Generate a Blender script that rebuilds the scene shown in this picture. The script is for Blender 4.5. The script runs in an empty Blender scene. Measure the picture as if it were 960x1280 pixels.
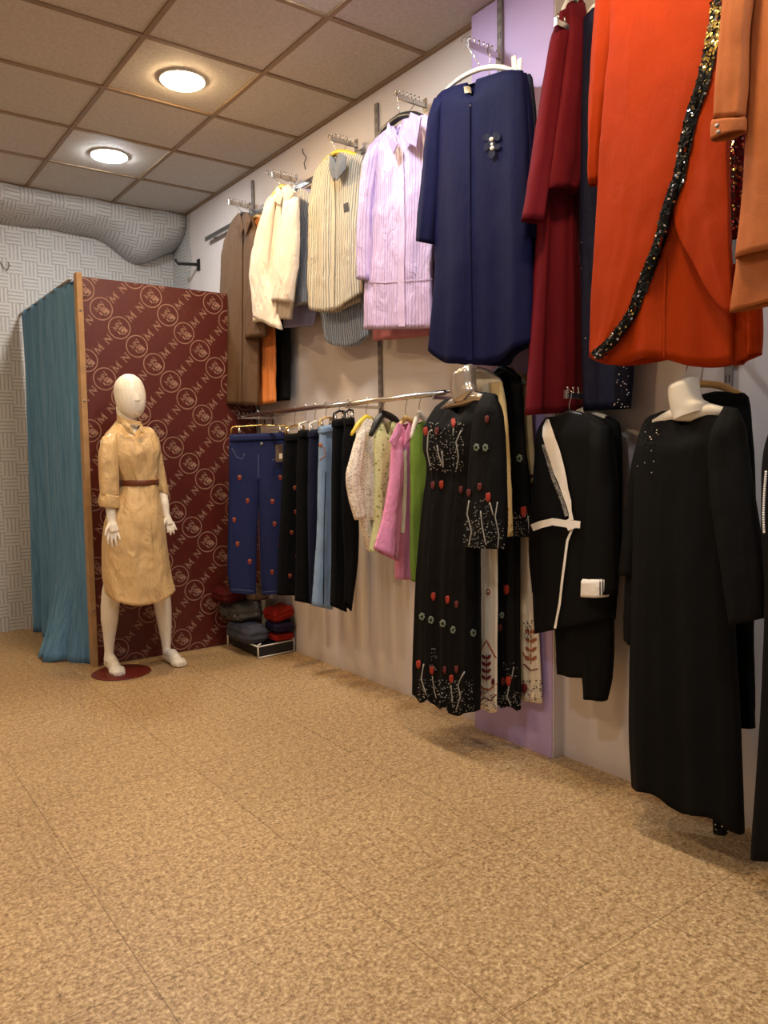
import bpy, bmesh, math, random
import numpy as np
from mathutils import Vector, Matrix, noise
from mathutils.bvhtree import BVHTree

SC = bpy.context.scene
COL = SC.collection
random.seed(7)
# ------------------------------------------------------------------ camera (solved from the ceiling grid; x = right wall direction, y = depth of the shop)
FPX, YAW, PIT, ROL, CAMZ = 970.18, 0.634026, 0.075085, -0.013949, 1.28
Fv = np.array([math.sin(YAW)*math.cos(PIT), math.cos(YAW)*math.cos(PIT), -math.sin(PIT)])
_r0 = np.array([math.cos(YAW), -math.sin(YAW), 0]); _u0 = np.cross(_r0, Fv)
Rv = _r0*math.cos(ROL) + _u0*math.sin(ROL); Uv = np.cross(Rv, Fv)
CAM = np.array([0, 0, CAMZ])
WX, CEIL, YB = 2.485, 3.173, 6.25        # right wall, ceiling height, back wall

def ray(x, y): return Fv + Rv*((x-480)/FPX) + Uv*((640-y)/FPX)
class Plane:                               # a vertical plane the thing hangs in; n faces the room
    def __init__(s, p, n):
        s.p = np.array([p[0], p[1], 0.0]); n = np.array([n[0], n[1], 0.0]); s.n = n/np.linalg.norm(n)
    def at(s, x, y, off=0.0):
        d = ray(x, y); q = s.p + s.n*off
        return CAM + d*(((q-CAM) @ s.n)/(d @ s.n))
    def shift(s, off): return Plane(s.p + s.n*off, s.n)
def PX(x): return Plane((x, 0), (-1, 0))
def PY(y): return Plane((0, y), (0, -1))
def PC(x, y, turn=0):
    a = math.atan2(x, y) + turn
    return Plane((x, y), (-math.sin(a), -math.cos(a)))
def on_z(x, y, z=0.0):
    d = ray(x, y); return CAM + d*((z-CAMZ)/d[2])

# ------------------------------------------------------------------ materials
def S(c):                                   # sRGB 0-255 -> linear
    return tuple(((v/255)/12.92 if v/255 <= .04045 else ((v/255+.055)/1.055)**2.4) for v in c) + (1,)
def newmat(name):
    m = bpy.data.materials.new(name); m.use_nodes = True
    nt = m.node_tree; b = nt.nodes['Principled BSDF']
    return m, nt, b
def L(nt, a, b): nt.links.new(a, b)
def ramp(nt, fac, stops, interp='LINEAR'):
    r = nt.nodes.new('ShaderNodeValToRGB'); r.color_ramp.interpolation = interp
    e = r.color_ramp.elements
    while len(e) < len(stops): e.new(0.5)
    for i, (p, c) in enumerate(stops): e[i].position = p; e[i].color = c
    L(nt, fac, r.inputs['Fac']); return r
def math_node(nt, op, a, b=None):
    n = nt.nodes.new('ShaderNodeMath'); n.operation = op
    for i, v in enumerate((a, b)):
        if v is None: continue
        if isinstance(v, (int, float)): n.inputs[i].default_value = v
        else: L(nt, v, n.inputs[i])
    return n.outputs[0]
def noise_node(nt, vec, scale, detail=3, rough=.5):
    n = nt.nodes.new('ShaderNodeTexNoise'); n.inputs['Scale'].default_value = scale
    n.inputs['Detail'].default_value = detail; n.inputs['Roughness'].default_value = rough
    if vec is not None: L(nt, vec, n.inputs['Vector'])
    return n
def coord(nt, which='Object'):
    return nt.nodes.new('ShaderNodeTexCoord').outputs[which]
def bump(nt, b, h, strength=.3, dist=.002):
    n = nt.nodes.new('ShaderNodeBump'); n.inputs['Strength'].default_value = strength; n.inputs['Distance'].default_value = dist
    L(nt, h, n.inputs['Height']); L(nt, n.outputs[0], b.inputs['Normal'])
def plain(name, c, rough=.5, metal=0, spec=.5, var=.06, coat=0):
    m, nt, b = newmat(name); b.inputs['Roughness'].default_value = rough; b.inputs['Metallic'].default_value = metal
    b.inputs['Specular IOR Level'].default_value = spec; b.inputs['Coat Weight'].default_value = coat
    n = noise_node(nt, coord(nt), 14, 3)
    lo = tuple(v*(1-var) for v in S(c)[:3])+(1,); hi = tuple(min(1, v*(1+var)) for v in S(c)[:3])+(1,)
    r = ramp(nt, n.outputs['Fac'], [(.3, lo), (.7, hi)]); L(nt, r.outputs[0], b.inputs['Base Color'])
    return m
def fabric(name, c, rough=.85, sheen=.0, stripes=None, spec=.2, weave=900, speck=None, var=.05, crease=.35):
    """woven cloth; stripes = list of (period m, duty, colour, axis)"""
    m, nt, b = newmat(name); b.inputs['Roughness'].default_value = rough
    b.inputs['Sheen Weight'].default_value = sheen; b.inputs['Specular IOR Level'].default_value = spec
    ob = coord(nt); n = noise_node(nt, ob, 9, 3)
    lo = tuple(v*(1-var) for v in S(c)[:3])+(1,); hi = tuple(min(1, v*(1+var)) for v in S(c)[:3])+(1,)
    out = ramp(nt, n.outputs['Fac'], [(.3, lo), (.7, hi)]).outputs[0]
    uv = coord(nt, 'UV'); sep = nt.nodes.new('ShaderNodeSeparateXYZ'); L(nt, uv, sep.inputs[0])
    for (per, duty, sc, ax) in (stripes or []):
        v = math_node(nt, 'MULTIPLY', sep.outputs[ax], 1/per); fr = math_node(nt, 'FRACT', v)
        f = math_node(nt, 'LESS_THAN', fr, duty)
        mx = nt.nodes.new('ShaderNodeMix'); mx.data_type = 'RGBA'; L(nt, f, mx.inputs[0]); L(nt, out, mx.inputs[6]); mx.inputs[7].default_value = S(sc)
        out = mx.outputs[2]
    for (sc, scale, lo_, hi_) in (speck or []):
        vn = nt.nodes.new('ShaderNodeTexVoronoi'); vn.inputs['Scale'].default_value = scale; L(nt, ob, vn.inputs['Vector'])
        f = ramp(nt, vn.outputs['Distance'], [(lo_, (1, 1, 1, 1)), (hi_, (0, 0, 0, 1))])
        mx = nt.nodes.new('ShaderNodeMix'); mx.data_type = 'RGBA'; L(nt, f.outputs[0], mx.inputs[0]); L(nt, out, mx.inputs[6]); mx.inputs[7].default_value = S(sc)
        out = mx.outputs[2]
    L(nt, out, b.inputs['Base Color'])
    wn = noise_node(nt, ob, weave, 2); bump(nt, b, wn.outputs['Fac'], .12, .001)
    mp = nt.nodes.new('ShaderNodeMapping'); mp.inputs['Scale'].default_value = (1, 1, .45); L(nt, ob, mp.inputs[0])
    cn = noise_node(nt, mp.outputs[0], 13, 4, .55); cn.inputs['Distortion'].default_value = .8
    b2 = nt.nodes.new('ShaderNodeBump'); b2.inputs['Strength'].default_value = crease; b2.inputs['Distance'].default_value = .03
    L(nt, cn.outputs['Fac'], b2.inputs['Height']); first = b.inputs['Normal'].links[0].from_node; L(nt, b2.outputs[0], first.inputs['Normal'])
    return m

# ------------------------------------------------------------------ object helpers
def link(o, parent=None, loc=None):
    COL.objects.link(o)
    if parent: o.parent = parent
    return o
def root_loc(o):
    p = Vector((0, 0, 0))
    while o is not None: p += o.location; o = o.parent
    return p
def thing(name, label, cat, loc, group=None):
    o = bpy.data.objects.new(name, None); o.empty_display_size = .05
    COL.objects.link(o); o.location = tuple(float(v) for v in loc)
    o['label'] = label; o['category'] = cat
    if group: o['group'] = group
    return o
def tag(o, label, cat, group=None):
    o['label'] = label; o['category'] = cat
    if group: o['group'] = group
    return o
class MB:
    """collects world-space geometry for ONE mesh object"""
    def __init__(s): s.v = []; s.f = []; s.mi = []; s.uv = []; s.mats = []
    def mat(s, m):
        if m not in s.mats: s.mats.append(m)
        return s.mats.index(m)
    def add(s, verts, faces, m, uv=None):
        k = len(s.v); i = s.mat(m)
        s.v += [tuple(float(c) for c in p) for p in verts]
        s.uv += list(uv) if uv is not None else [(0, 0)]*len(verts)
        for f in faces: s.f.append(tuple(k+a for a in f)); s.mi.append(i)
    def box(s, lo, hi, m):
        x0, y0, z0 = lo; x1, y1, z1 = hi
        v = [(x0,y0,z0),(x1,y0,z0),(x1,y1,z0),(x0,y1,z0),(x0,y0,z1),(x1,y0,z1),(x1,y1,z1),(x0,y1,z1)]
        s.add(v, [(0,3,2,1),(4,5,6,7),(0,1,5,4),(1,2,6,5),(2,3,7,6),(3,0,4,7)], m)
    def tube(s, pts, r, m, n=10, cap=True):
        pts = [np.array(p, float) for p in pts]; R = r if isinstance(r, (list, tuple)) else [r]*len(pts)
        V = []; Fc = []; prev = None
        for i, p in enumerate(pts):
            t = pts[min(i+1, len(pts)-1)] - pts[max(i-1, 0)]; t = t/(np.linalg.norm(t)+1e-9)
            if prev is None:
                a = np.cross(t, [0, 0, 1]); a = np.cross(t, [1, 0, 0]) if np.linalg.norm(a) < .1 else a
            else: a = prev - t*(prev @ t)
            a = a/(np.linalg.norm(a)+1e-9); prev = a; b = np.cross(t, a)
            for j in range(n):
                th = 2*math.pi*j/n; V.append(p + (a*math.cos(th)+b*math.sin(th))*R[i])
        for i in range(len(pts)-1):
            for j in range(n):
                Fc.append((i*n+j, i*n+(j+1) % n, (i+1)*n+(j+1) % n, (i+1)*n+j))
        if cap: Fc.append(tuple(range(n))[::-1]); Fc.append(tuple((len(pts)-1)*n+j for j in range(n)))
        s.add(V, Fc, m)
    def lathe(s, c, prof, m, n=32, axis=(0, 0, 1)):
        ax = np.array(axis, float); ax /= np.linalg.norm(ax)
        a = np.cross(ax, [0, 0, 1]); a = np.cross(ax, [1, 0, 0]) if np.linalg.norm(a) < .1 else a
        a /= np.linalg.norm(a); b = np.cross(ax, a); V = []; Fc = []
        for (r, h) in prof:
            for j in range(n):
                th = 2*math.pi*j/n; V.append(np.array(c)+ax*h+(a*math.cos(th)+b*math.sin(th))*r)
        for i in range(len(prof)-1):
            for j in range(n): Fc.append((i*n+j, i*n+(j+1) % n, (i+1)*n+(j+1) % n, (i+1)*n+j))
        Fc.append(tuple(range(n))[::-1]); Fc.append(tuple((len(prof)-1)*n+j for j in range(n)))
        s.add(V, Fc, m)
    def build(s, name, parent=None, smooth=True, fixn=True, solid=0, bevel=0, angle=None):
        me = bpy.data.meshes.new(name); o = bpy.data.objects.new(name, me)
        COL.objects.link(o)
        off = root_loc(parent) if parent else Vector((0, 0, 0))
        if parent: o.parent = parent
        me.from_pydata([tuple(Vector(p)-off) for p in s.v], [], s.f)
        for m in s.mats: me.materials.append(m)
        me.polygons.foreach_set('material_index', s.mi)
        ul = me.uv_layers.new(name='UVMap'); li = np.zeros(len(me.loops), int); me.loops.foreach_get('vertex_index', li)
        uv = np.array(s.uv, float)[li]; ul.data.foreach_set('uv', uv.ravel())
        bm = bmesh.new(); bm.from_mesh(me); bmesh.ops.remove_doubles(bm, verts=bm.verts, dist=2e-6)
        if fixn: bmesh.ops.recalc_face_normals(bm, faces=bm.faces)
        bm.to_mesh(me); bm.free()
        me.polygons.foreach_set('use_smooth', [smooth]*len(me.polygons))
        if bevel:
            b = o.modifiers.new('b', 'BEVEL'); b.width = bevel; b.segments = 2; b.limit_method = 'ANGLE'
        if solid:
            d = o.modifiers.new('s', 'SOLIDIFY'); d.thickness = solid; d.offset = -1
        me.update(); return o
def copy_tree(o, parent=None):
    c = o.copy(); COL.objects.link(c)
    if parent: c.parent = parent
    for ch in list(o.children): copy_tree(ch, c)
    return c
def structure(o): o['kind'] = 'structure'; return o

# ------------------------------------------------------------------ cloth lofts
def interp_secs(secs, rows):
    A = np.array([s[:4] for s in secs], float); n = len(A)
    seg = [np.hypot(*( (A[i+1,:2]+A[i+1,2:]) - (A[i,:2]+A[i,2:]) ))/2 + .15*abs((A[i+1,2]-A[i+1,0])-(A[i,2]-A[i,0])) + 1e-6 for i in range(n-1)]
    cum = np.concatenate([[0], np.cumsum(seg)]); cum /= cum[-1]
    out = []
    for t in np.linspace(0, 1, rows):
        i = min(int(np.searchsorted(cum, t, 'right')-1), n-2); f = (t-cum[i])/(cum[i+1]-cum[i])
        p0, p1, p2, p3 = A[max(i-1, 0)], A[i], A[i+1], A[min(i+2, n-1)]
        # monotone-ish hermite
        h = cum[i+1]-cum[i]
        m1 = (p2-p0)/max(cum[i+1]-cum[max(i-1, 0)], 1e-6)*h; m2 = (p3-p1)/max(cum[min(i+2, n-1)]-cum[i], 1e-6)*h
        d = p2-p1
        m1 = np.where(m1*d <= 0, 0, np.sign(d)*np.minimum(abs(m1), 2.5*abs(d))); m2 = np.where(m2*d <= 0, 0, np.sign(d)*np.minimum(abs(m2), 2.5*abs(d)))
        out.append((2*f**3-3*f**2+1)*p1+(f**3-2*f**2+f)*m1+(-2*f**3+3*f**2)*p2+(f**3-f**2)*m2)
    return np.array(out)
class Loft:
    def __init__(s, mb, plane, secs, mat, depth=.05, rows=48, n=64, fold=(0, .018), nf=5, seed=1, wr=.004, drop=0, dropw=.5,
                 power=.7, cap_top=False, cap_bot=False, hemwave=.0, dtop=None, dip=0):
        rnd = random.Random(seed); S4 = interp_secs(secs, rows); nrm = plane.n
        V = np.zeros((rows, n, 3)); UV = np.zeros((rows, n, 2)); vlen = 0; prevC = None
        ph = [rnd.uniform(0, 6.28) for _ in range(8)]; ks = [nf*rnd.uniform(.8, 1.2), nf*rnd.uniform(1.5, 2.1), nf*.45]
        th = 2*np.pi*np.arange(n)/n; a = -np.cos(th); sn = np.sin(th); sp = np.sign(sn)*np.abs(sn)**power
        for i in range(rows):
            t = i/(rows-1); Lp = plane.at(*S4[i, :2]); Rp = plane.at(*S4[i, 2:]); C = (Lp+Rp)/2; hw = (Rp-Lp)/2; W = np.linalg.norm(hw)
            if prevC is not None: vlen += np.linalg.norm(C-prevC)
            prevC = C
            d = depth if not callable(depth) else depth(t)
            d = min(d, W*.95)
            if dtop is not None: d = dtop + (d-dtop)*min(1, t/.12)
            amp = min(fold(t) if callable(fold) else fold[0] + (fold[1]-fold[0])*t**1.2, W*.5)
            s_ = a*W*nf*2.2
            drift = .35*t
            rg = lambda v: 1.3*(1-np.abs(np.sin(v*.5)))**1.3-.45
            fo = rg(ks[0]*a*1.9+ph[0]+drift)*.6 + rg(ks[1]*a*1.9+ph[1]-drift*1.5)*.35 + np.sin(ks[2]*a*1.9+ph[2])*.35
            fo_b = np.sin(ks[0]*a*1.9+ph[3]) *.55 + np.sin(ks[1]*a*1.9+ph[4])*.28
            f = np.where(sn >= 0, fo, fo_b)*amp*np.minimum(1, np.abs(sn)*1.6)
            lat = np.cos(ks[0]*a*1.9+ph[5])*amp*.25*np.abs(sn)
            P = C[None, :] + a[:, None]*hw[None, :] + nrm[None, :]*(sp*d + f)[:, None] + (hw/(W+1e-9))[None, :]*lat[:, None]
            if drop: 
                w = np.exp(-(a/dropw)**2)*np.clip(sn*3, 0, 1)*max(0, 1-t/.16)**1.0
                P[:, 2] -= drop*w
            if dip: P[:, 2] -= dip*(1-a*a)*max(0, (t-.8)/.2)**1.5
            if hemwave: P[:, 2] += hemwave*(t**6)*np.sin(ks[0]*a*1.9+ph[0]+1.2)
            V[i] = P; UV[i, :, 0] = a*W; UV[i, :, 1] = -vlen
        if wr:
            for i in range(rows):
                for j in range(n):
                    p = Vector(V[i, j]); q = noise.noise(p*Vector((9, 9, 5))+Vector((seed*3.1, 0, 0))) + .6*noise.noise(p*Vector((22, 22, 12))+Vector((0, seed*1.7, 0))) + .35*(1-2*abs(noise.noise(Vector((p.y*30+p.z*18, p.x*30, p.z*26-p.y*12))+Vector((seed, 0, 0)))))
                    V[i, j] += nrm*q*wr
        F = []
        for i in range(rows-1):
            for j in range(n): F.append((i*n+j, (i+1)*n+j, (i+1)*n+(j+1) % n, i*n+(j+1) % n))
        flat = V.reshape(-1, 3)
        q = F[(rows//2)*n + n//4]; nn = np.cross(flat[q[1]]-flat[q[0]], flat[q[2]]-flat[q[0]])
        if nn @ nrm < 0: F = [f[::-1] for f in F]
        if cap_top: F.append(tuple(range(n)))
        if cap_bot: F.append(tuple((rows-1)*n+j for j in range(n)))
        s.V = V; s.n = nrm; s.plane = plane
        mb.add(flat, F, mat, UV.reshape(-1, 2))
class Drape:
    """prints and trims laid over a built cloth surface"""
    def __init__(s, mb): s.bvh = BVHTree.FromPolygons([Vector(p) for p in mb.v], mb.f)
    def hit(s, x, y, off=.003):
        d = Vector(ray(x, y)).normalized(); h = s.bvh.ray_cast(Vector(CAM), d)
        if h[0] is None: return None, None
        nn = h[1] if h[1].dot(d) < 0 else -h[1]
        return np.array(h[0]+nn*off), np.array(nn)
    def poly(s, mb, pts, m, off=.003):
        c = np.mean(pts, 0); P = [s.hit(*c, off)[0]] + [s.hit(*p, off)[0] for p in pts]
        Q = [s.hit(*(c+(np.array(p)-c)*.5), off)[0] for p in pts]
        if any(p is None for p in P+Q): return
        n = len(pts); V = [P[0]] + Q + P[1:]
        if max(np.linalg.norm(v-P[0]) for v in V) > .25: return
        F = []
        for i in range(n):
            j = (i+1) % n; F.append((0, 1+i, 1+j)); F.append((1+i, n+1+i, n+1+j, 1+j))
        mb.add(V, F, m)
    def disc(s, mb, x, y, rx, ry, m, n=10, off=.003, rot=0):
        s.poly(mb, [(x+rx*math.cos(t)*math.cos(rot)-ry*math.sin(t)*math.sin(rot), y+rx*math.cos(t)*math.sin(rot)+ry*math.sin(t)*math.cos(rot)) for t in [2*math.pi*i/n for i in range(n)]], m, off)
    def ribbon(s, mb, line, w, m, off=.003, step=4, cross=3):
        line = [np.array(p, float) for p in line]; pts = []
        for i in range(len(line)-1):
            k = max(1, int(np.linalg.norm(line[i+1]-line[i])/step))
            pts += [line[i]+(line[i+1]-line[i])*j/k for j in range(k)]
        pts.append(line[-1]); rows = []
        for i, p in enumerate(pts):
            t = pts[min(i+1, len(pts)-1)]-pts[max(i-1, 0)]; t = t/(np.linalg.norm(t)+1e-9); q = np.array([-t[1], t[0]])
            ww = w if not callable(w) else w(i/(len(pts)-1))
            r = [s.hit(*(p+q*ww*(k/(cross-1)-.5)), off)[0] for k in range(cross)]
            rows.append(None if any(a is None for a in r) else r)
        for i in range(len(rows)-1):
            if rows[i] is None or rows[i+1] is None: continue
            if max(np.linalg.norm(rows[i][k]-rows[i+1][k]) for k in range(cross)) > .09: continue
            V = rows[i]+rows[i+1]
            mb.add(V, [(k, k+1, cross+k+1, cross+k) for k in range(cross-1)], m)
def facing_disc(mb, p, nn, r, th, m, n=12):
    mb.lathe(p, [(r*.15, th), (r*.75, th*.95), (r, th*.4), (r, -.002)], m, n=n, axis=nn)

# ------------------------------------------------------------------ room
M = {}
def mat_floor():
    m, nt, b = newmat('speckled_granite'); ob = coord(nt)
    n1 = noise_node(nt, ob, 90, 4, .75); n2 = noise_node(nt, ob, 38, 5, .8); n3 = noise_node(nt, ob, 1.3, 3)
    r = ramp(nt, n1.outputs['Fac'], [(.36, S((96, 70, 42))), (.45, S((148, 116, 78))), (.53, S((196, 164, 120))), (.64, S((238, 212, 170)))])
    r2 = ramp(nt, n2.outputs['Fac'], [(.38, S((112, 84, 54))), (.5, S((182, 149, 106))), (.64, S((224, 195, 151)))])
    mx = nt.nodes.new('ShaderNodeMix'); mx.data_type = 'RGBA'; mx.inputs[0].default_value = .45
    L(nt, r.outputs[0], mx.inputs[6]); L(nt, r2.outputs[0], mx.inputs[7])
    bt = nt.nodes.new('ShaderNodeTexBrick'); bt.offset = 0; bt.inputs['Scale'].default_value = 1; bt.inputs['Mortar Size'].default_value = .0016
    bt.inputs['Brick Width'].default_value = .6; bt.inputs['Row Height'].default_value = .6; bt.inputs['Mortar Smooth'].default_value = .1
    bt.inputs['Color1'].default_value = (1, 1, 1, 1); bt.inputs['Color2'].default_value = (.93, .93, .93, 1); bt.inputs['Mortar'].default_value = (.5, .46, .42, 1)
    L(nt, ob, bt.inputs['Vector'])
    m2 = nt.nodes.new('ShaderNodeMix'); m2.data_type = 'RGBA'; m2.blend_type = 'MULTIPLY'; m2.inputs[0].default_value = 1
    L(nt, mx.outputs[2], m2.inputs[6]); L(nt, bt.outputs['Color'], m2.inputs[7])
    w = ramp(nt, n3.outputs['Fac'], [(.35, (.86, .84, .82, 1)), (.65, (1, 1, 1, 1))])
    m3 = nt.nodes.new('ShaderNodeMix'); m3.data_type = 'RGBA'; m3.blend_type = 'MULTIPLY'; m3.inputs[0].default_value = .8
    L(nt, m2.outputs[2], m3.inputs[6]); L(nt, w.outputs[0], m3.inputs[7])
    L(nt, m3.outputs[2], b.inputs['Base Color']); b.inputs['Roughness'].default_value = .42; b.inputs['Specular IOR Level'].default_value = .35
    bump(nt, b, n1.outputs['Fac'], .06, .001); return m
def mat_paint(name, c, dirt=(150, 120, 100), amt=.25):
    m, nt, b = newmat(name); ob = coord(nt); n = noise_node(nt, ob, 1.6, 5, .6); n2 = noise_node(nt, ob, 60, 3)
    base = ramp(nt, n.outputs['Fac'], [(.3, tuple(v*.94 for v in S(c)[:3])+(1,)), (.7, S(c))])
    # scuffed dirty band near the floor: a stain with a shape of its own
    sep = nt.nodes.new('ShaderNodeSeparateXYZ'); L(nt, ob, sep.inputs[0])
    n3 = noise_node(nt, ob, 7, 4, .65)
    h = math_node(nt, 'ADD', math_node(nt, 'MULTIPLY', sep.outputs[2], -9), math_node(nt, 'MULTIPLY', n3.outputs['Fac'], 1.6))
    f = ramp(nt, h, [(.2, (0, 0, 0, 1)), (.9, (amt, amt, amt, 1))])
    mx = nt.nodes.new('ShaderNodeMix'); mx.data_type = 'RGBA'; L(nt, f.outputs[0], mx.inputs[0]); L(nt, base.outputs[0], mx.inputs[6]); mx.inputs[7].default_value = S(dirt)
    L(nt, mx.outputs[2], b.inputs['Base Color']); b.inputs['Roughness'].default_value = .6
    bump(nt, b, n2.outputs['Fac'], .1, .002); return m
def mat_wallpaper():
    """light grey paper with a woven pattern of short parallel strokes"""
    m, nt, b = newmat('basket_weave_wallpaper'); uv = coord(nt, 'UV')
    sep = nt.nodes.new('ShaderNodeSeparateXYZ'); L(nt, uv, sep.inputs[0])
    def frac_lines(o, per): return math_node(nt, 'FRACT', math_node(nt, 'MULTIPLY', o, 1/per))
    cell = .105
    cu = math_node(nt, 'FLOOR', math_node(nt, 'MULTIPLY', sep.outputs[0], 1/cell)); cv = math_node(nt, 'FLOOR', math_node(nt, 'MULTIPLY', sep.outputs[1], 1/cell))
    par = math_node(nt, 'FRACT', math_node(nt, 'MULTIPLY', math_node(nt, 'ADD', cu, cv), .5))
    isv = math_node(nt, 'GREATER_THAN', par, .25)
    lh = frac_lines(sep.outputs[1], cell/4); lv = frac_lines(sep.outputs[0], cell/4)
    d = nt.nodes.new('ShaderNodeMix'); L(nt, isv, d.inputs[0]); L(nt, lh, d.inputs[2]); L(nt, lv, d.inputs[3])
    nz = noise_node(nt, uv, 34, 3, .6)
    dd = math_node(nt, 'ADD', d.outputs[0], math_node(nt, 'MULTIPLY', math_node(nt, 'SUBTRACT', nz.outputs['Fac'], .5), .5))
    col = ramp(nt, dd, [(.0, S((150, 147, 145))), (.2, S((162, 159, 157))), (.40, S((196, 193, 190))), (.85, S((193, 190, 186))), (1, S((166, 163, 160)))])
    L(nt, col.outputs[0], b.inputs['Base Color']); b.inputs['Roughness'].default_value = .55
    bump(nt, b, dd, .25, .003); return m
M['floor'] = mat_floor(); M['wall'] = mat_paint('pinkish_white_paint', (214, 203, 198)); M['lilac'] = mat_paint('lilac_paint', (192, 168, 214))
M['paper'] = mat_wallpaper()
def mat_tile():
    m, nt, b = newmat('ceiling_tile'); ob = coord(nt); n = noise_node(nt, ob, 55, 4, .7); n2 = noise_node(nt, ob, 1.1, 2)
    r = ramp(nt, n.outputs['Fac'], [(.3, S((188, 180, 170))), (.7, S((210, 202, 192)))]); L(nt, r.outputs[0], b.inputs['Base Color'])
    b.inputs['Roughness'].default_value = .8; bump(nt, b, n.outputs['Fac'], .25, .002); return m
M['tile'] = mat_tile(); M['tbar'] = plain('ceiling_grid_bar', (142, 116, 88), .5)
XL, YF = -2.9, -1.6
def quad_wall(name, a, bq, m, z1=CEIL, uvs=1.0, div=1):
    a = np.array(a, float); bq = np.array(bq, float); w = np.linalg.norm(bq-a)
    mb = MB(); mb.add([(*a, 0), (*bq, 0), (*bq, z1), (*a, z1)], [(0, 1, 2, 3)], m, [(0, 0), (w, 0), (w, z1), (0, z1)])
    return structure(mb.build(name, smooth=False, fixn=False))
mb = MB(); mb.box((XL, YF, -.05), (WX+.1, YB+.1, 0), M['floor']); structure(mb.build('floor', smooth=False))
# ceiling with its lay-in grid
mb = MB(); mb.box((XL, YF, CEIL+.006), (WX+.1, YB+.1, CEIL+.05), M['tile'])
gx0, gy0, T = 1.318, 3.567, .6
for k in range(-7, 3):
    x = gx0+k*T
    if XL < x < WX: mb.box((x-.012, YF, CEIL-.002), (x+.012, YB, CEIL+.0065), M['tbar'])
for k in range(-9, 5):
    y = gy0+k*T
    if YF < y < YB: mb.box((XL, y-.012, CEIL-.003), (WX, y+.012, CEIL+.0066), M['tbar'])
mb.box((WX-.022, YF, CEIL-.006), (WX+.02, YB, CEIL+.0067), M['tbar'])
structure(mb.build('ceiling', smooth=False))
# right wall, its projecting lilac pier, wallpapered corner, other walls
mb = MB(); mb.box((WX, YF, 0), (WX+.1, YB+.1, CEIL), M['wall']); structure(mb.build('wall_right', smooth=False))
mb = MB(); mb.box((2.424, 2.137, 0), (WX+.02, 2.602, CEIL), M['lilac']); 
mb.box((2.428, 2.131, 0), (WX+.02, 2.137, CEIL), M['wall']); structure(mb.build('trim_1', smooth=False))
quad_wall('wall_back', (WX, YB), (XL, YB), M['paper'])
quad_wall('wall_left', (XL, YB), (XL, YF), M['wall'])
mb = MB(); x = WX-.004
P = []
for z, yy in [(0, 5.93), (.8, 5.95), (1.6, 5.94), (2.3, 5.92), (2.55, 5.9), (2.68, 5.93), (2.8, 5.86), (2.95, 5.9), (CEIL-.01, 5.88)]: P.append((yy, z))
V = [(x, yy, z) for yy, z in P]+[(x, YB, z) for yy, z in P]; n = len(P)
mb.add(V, [(i, i+1, n+i+1, n+i) for i in range(n-1)], M['paper'], [(yy, z) for yy, z in P]+[(YB, z) for yy, z in P])
structure(mb.build('trim_2', smooth=False, fixn=False, solid=.003))
# slack roll of wallpaper that has come away along the top of the back wall
mb = MB(); nx, nt_ = 90, 24; V = []; UV = []; Fc = []
for i in range(nx):
    s = i/(nx-1); x = XL+(WX-.012-XL)*s
    sagk = math.exp(-((x-2.17)/.2)**2); end = max(0.0, min(1.0, (WX-.01-x)/.3))
    dep = .30+.015*math.sin(x*2.1+1); low = .20+.015*math.sin(x*3)+.14*sagk
    arc = 0; prev = None
    for j in range(nt_):
        a = math.pi*j/(nt_-1)                       # from the ceiling edge out, down, and back to the wall
        yy = YB-.004-dep*(.55+.45*math.cos(a*.55))*(1 if j < nt_-1 else 0)*(.35+.65*math.sin(math.pi/2+a*.30)) if j < nt_-1 else YB-.004
        t = j/(nt_-1); yy = YB-.004-dep*((1-t**2.2)**.6)*(1+.10*math.sin(t*3.1)); pz = CEIL-.004-low*(t**.8 if t < 1 else 1)-.02*sagk*math.sin(t*9)
        q = Vector((x, yy+.012*noise.noise(Vector((x*3, t*4, 5))), pz+.010*noise.noise(Vector((x*5, t*3, 2)))))
        if prev is not None: arc += (q-prev).length
        prev = q; V.append(tuple(q)); UV.append((x+.2, -arc))
for i in range(nx-1):
    for j in range(nt_-1): Fc.append((i*nt_+j, i*nt_+j+1, (i+1)*nt_+j+1, (i+1)*nt_+j))
mb.add(V, Fc, M['paper'], UV); structure(mb.build('trim_3', solid=.004))

# ------------------------------------------------------------------ lamps
PW = 190
def emis(name, c, s):
    m, nt, b = newmat(name); b.inputs['Base Color'].default_value = (.9, .9, .9, 1)
    b.inputs['Emission Color'].default_value = c; b.inputs['Emission Strength'].default_value = s; return m
WARM, COOL = (1, .74, .44, 1), (.90, .95, 1, 1)
M['ewarm'] = emis('warm_diffuser', (1, .72, .40, 1), PW*1.15); M['ecool'] = emis('cool_diffuser', (.88, .95, 1, 1), PW)
M['rim'] = plain('white_lamp_rim', (235, 235, 230), .4)
def downlight(x, y, warm, label, power):
    t = thing('ceiling_downlight', label, 'ceiling light', (x, y, CEIL), 'recessed round ceiling lights')
    mb = MB(); mb.lathe((x, y, CEIL-.004), [(.1085, .0), (.114, .001), (.116, .004), (.116, .010)], M['rim'], 40); mb.build('rim', t)
    mb = MB(); mb.lathe((x, y, CEIL-.006), [(.02, -.008), (.085, -.007), (.102, -.003), (.108, .001), (.108, .006)], M['ewarm' if warm else 'ecool'], 40); mb.build('diffuser', t)
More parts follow.
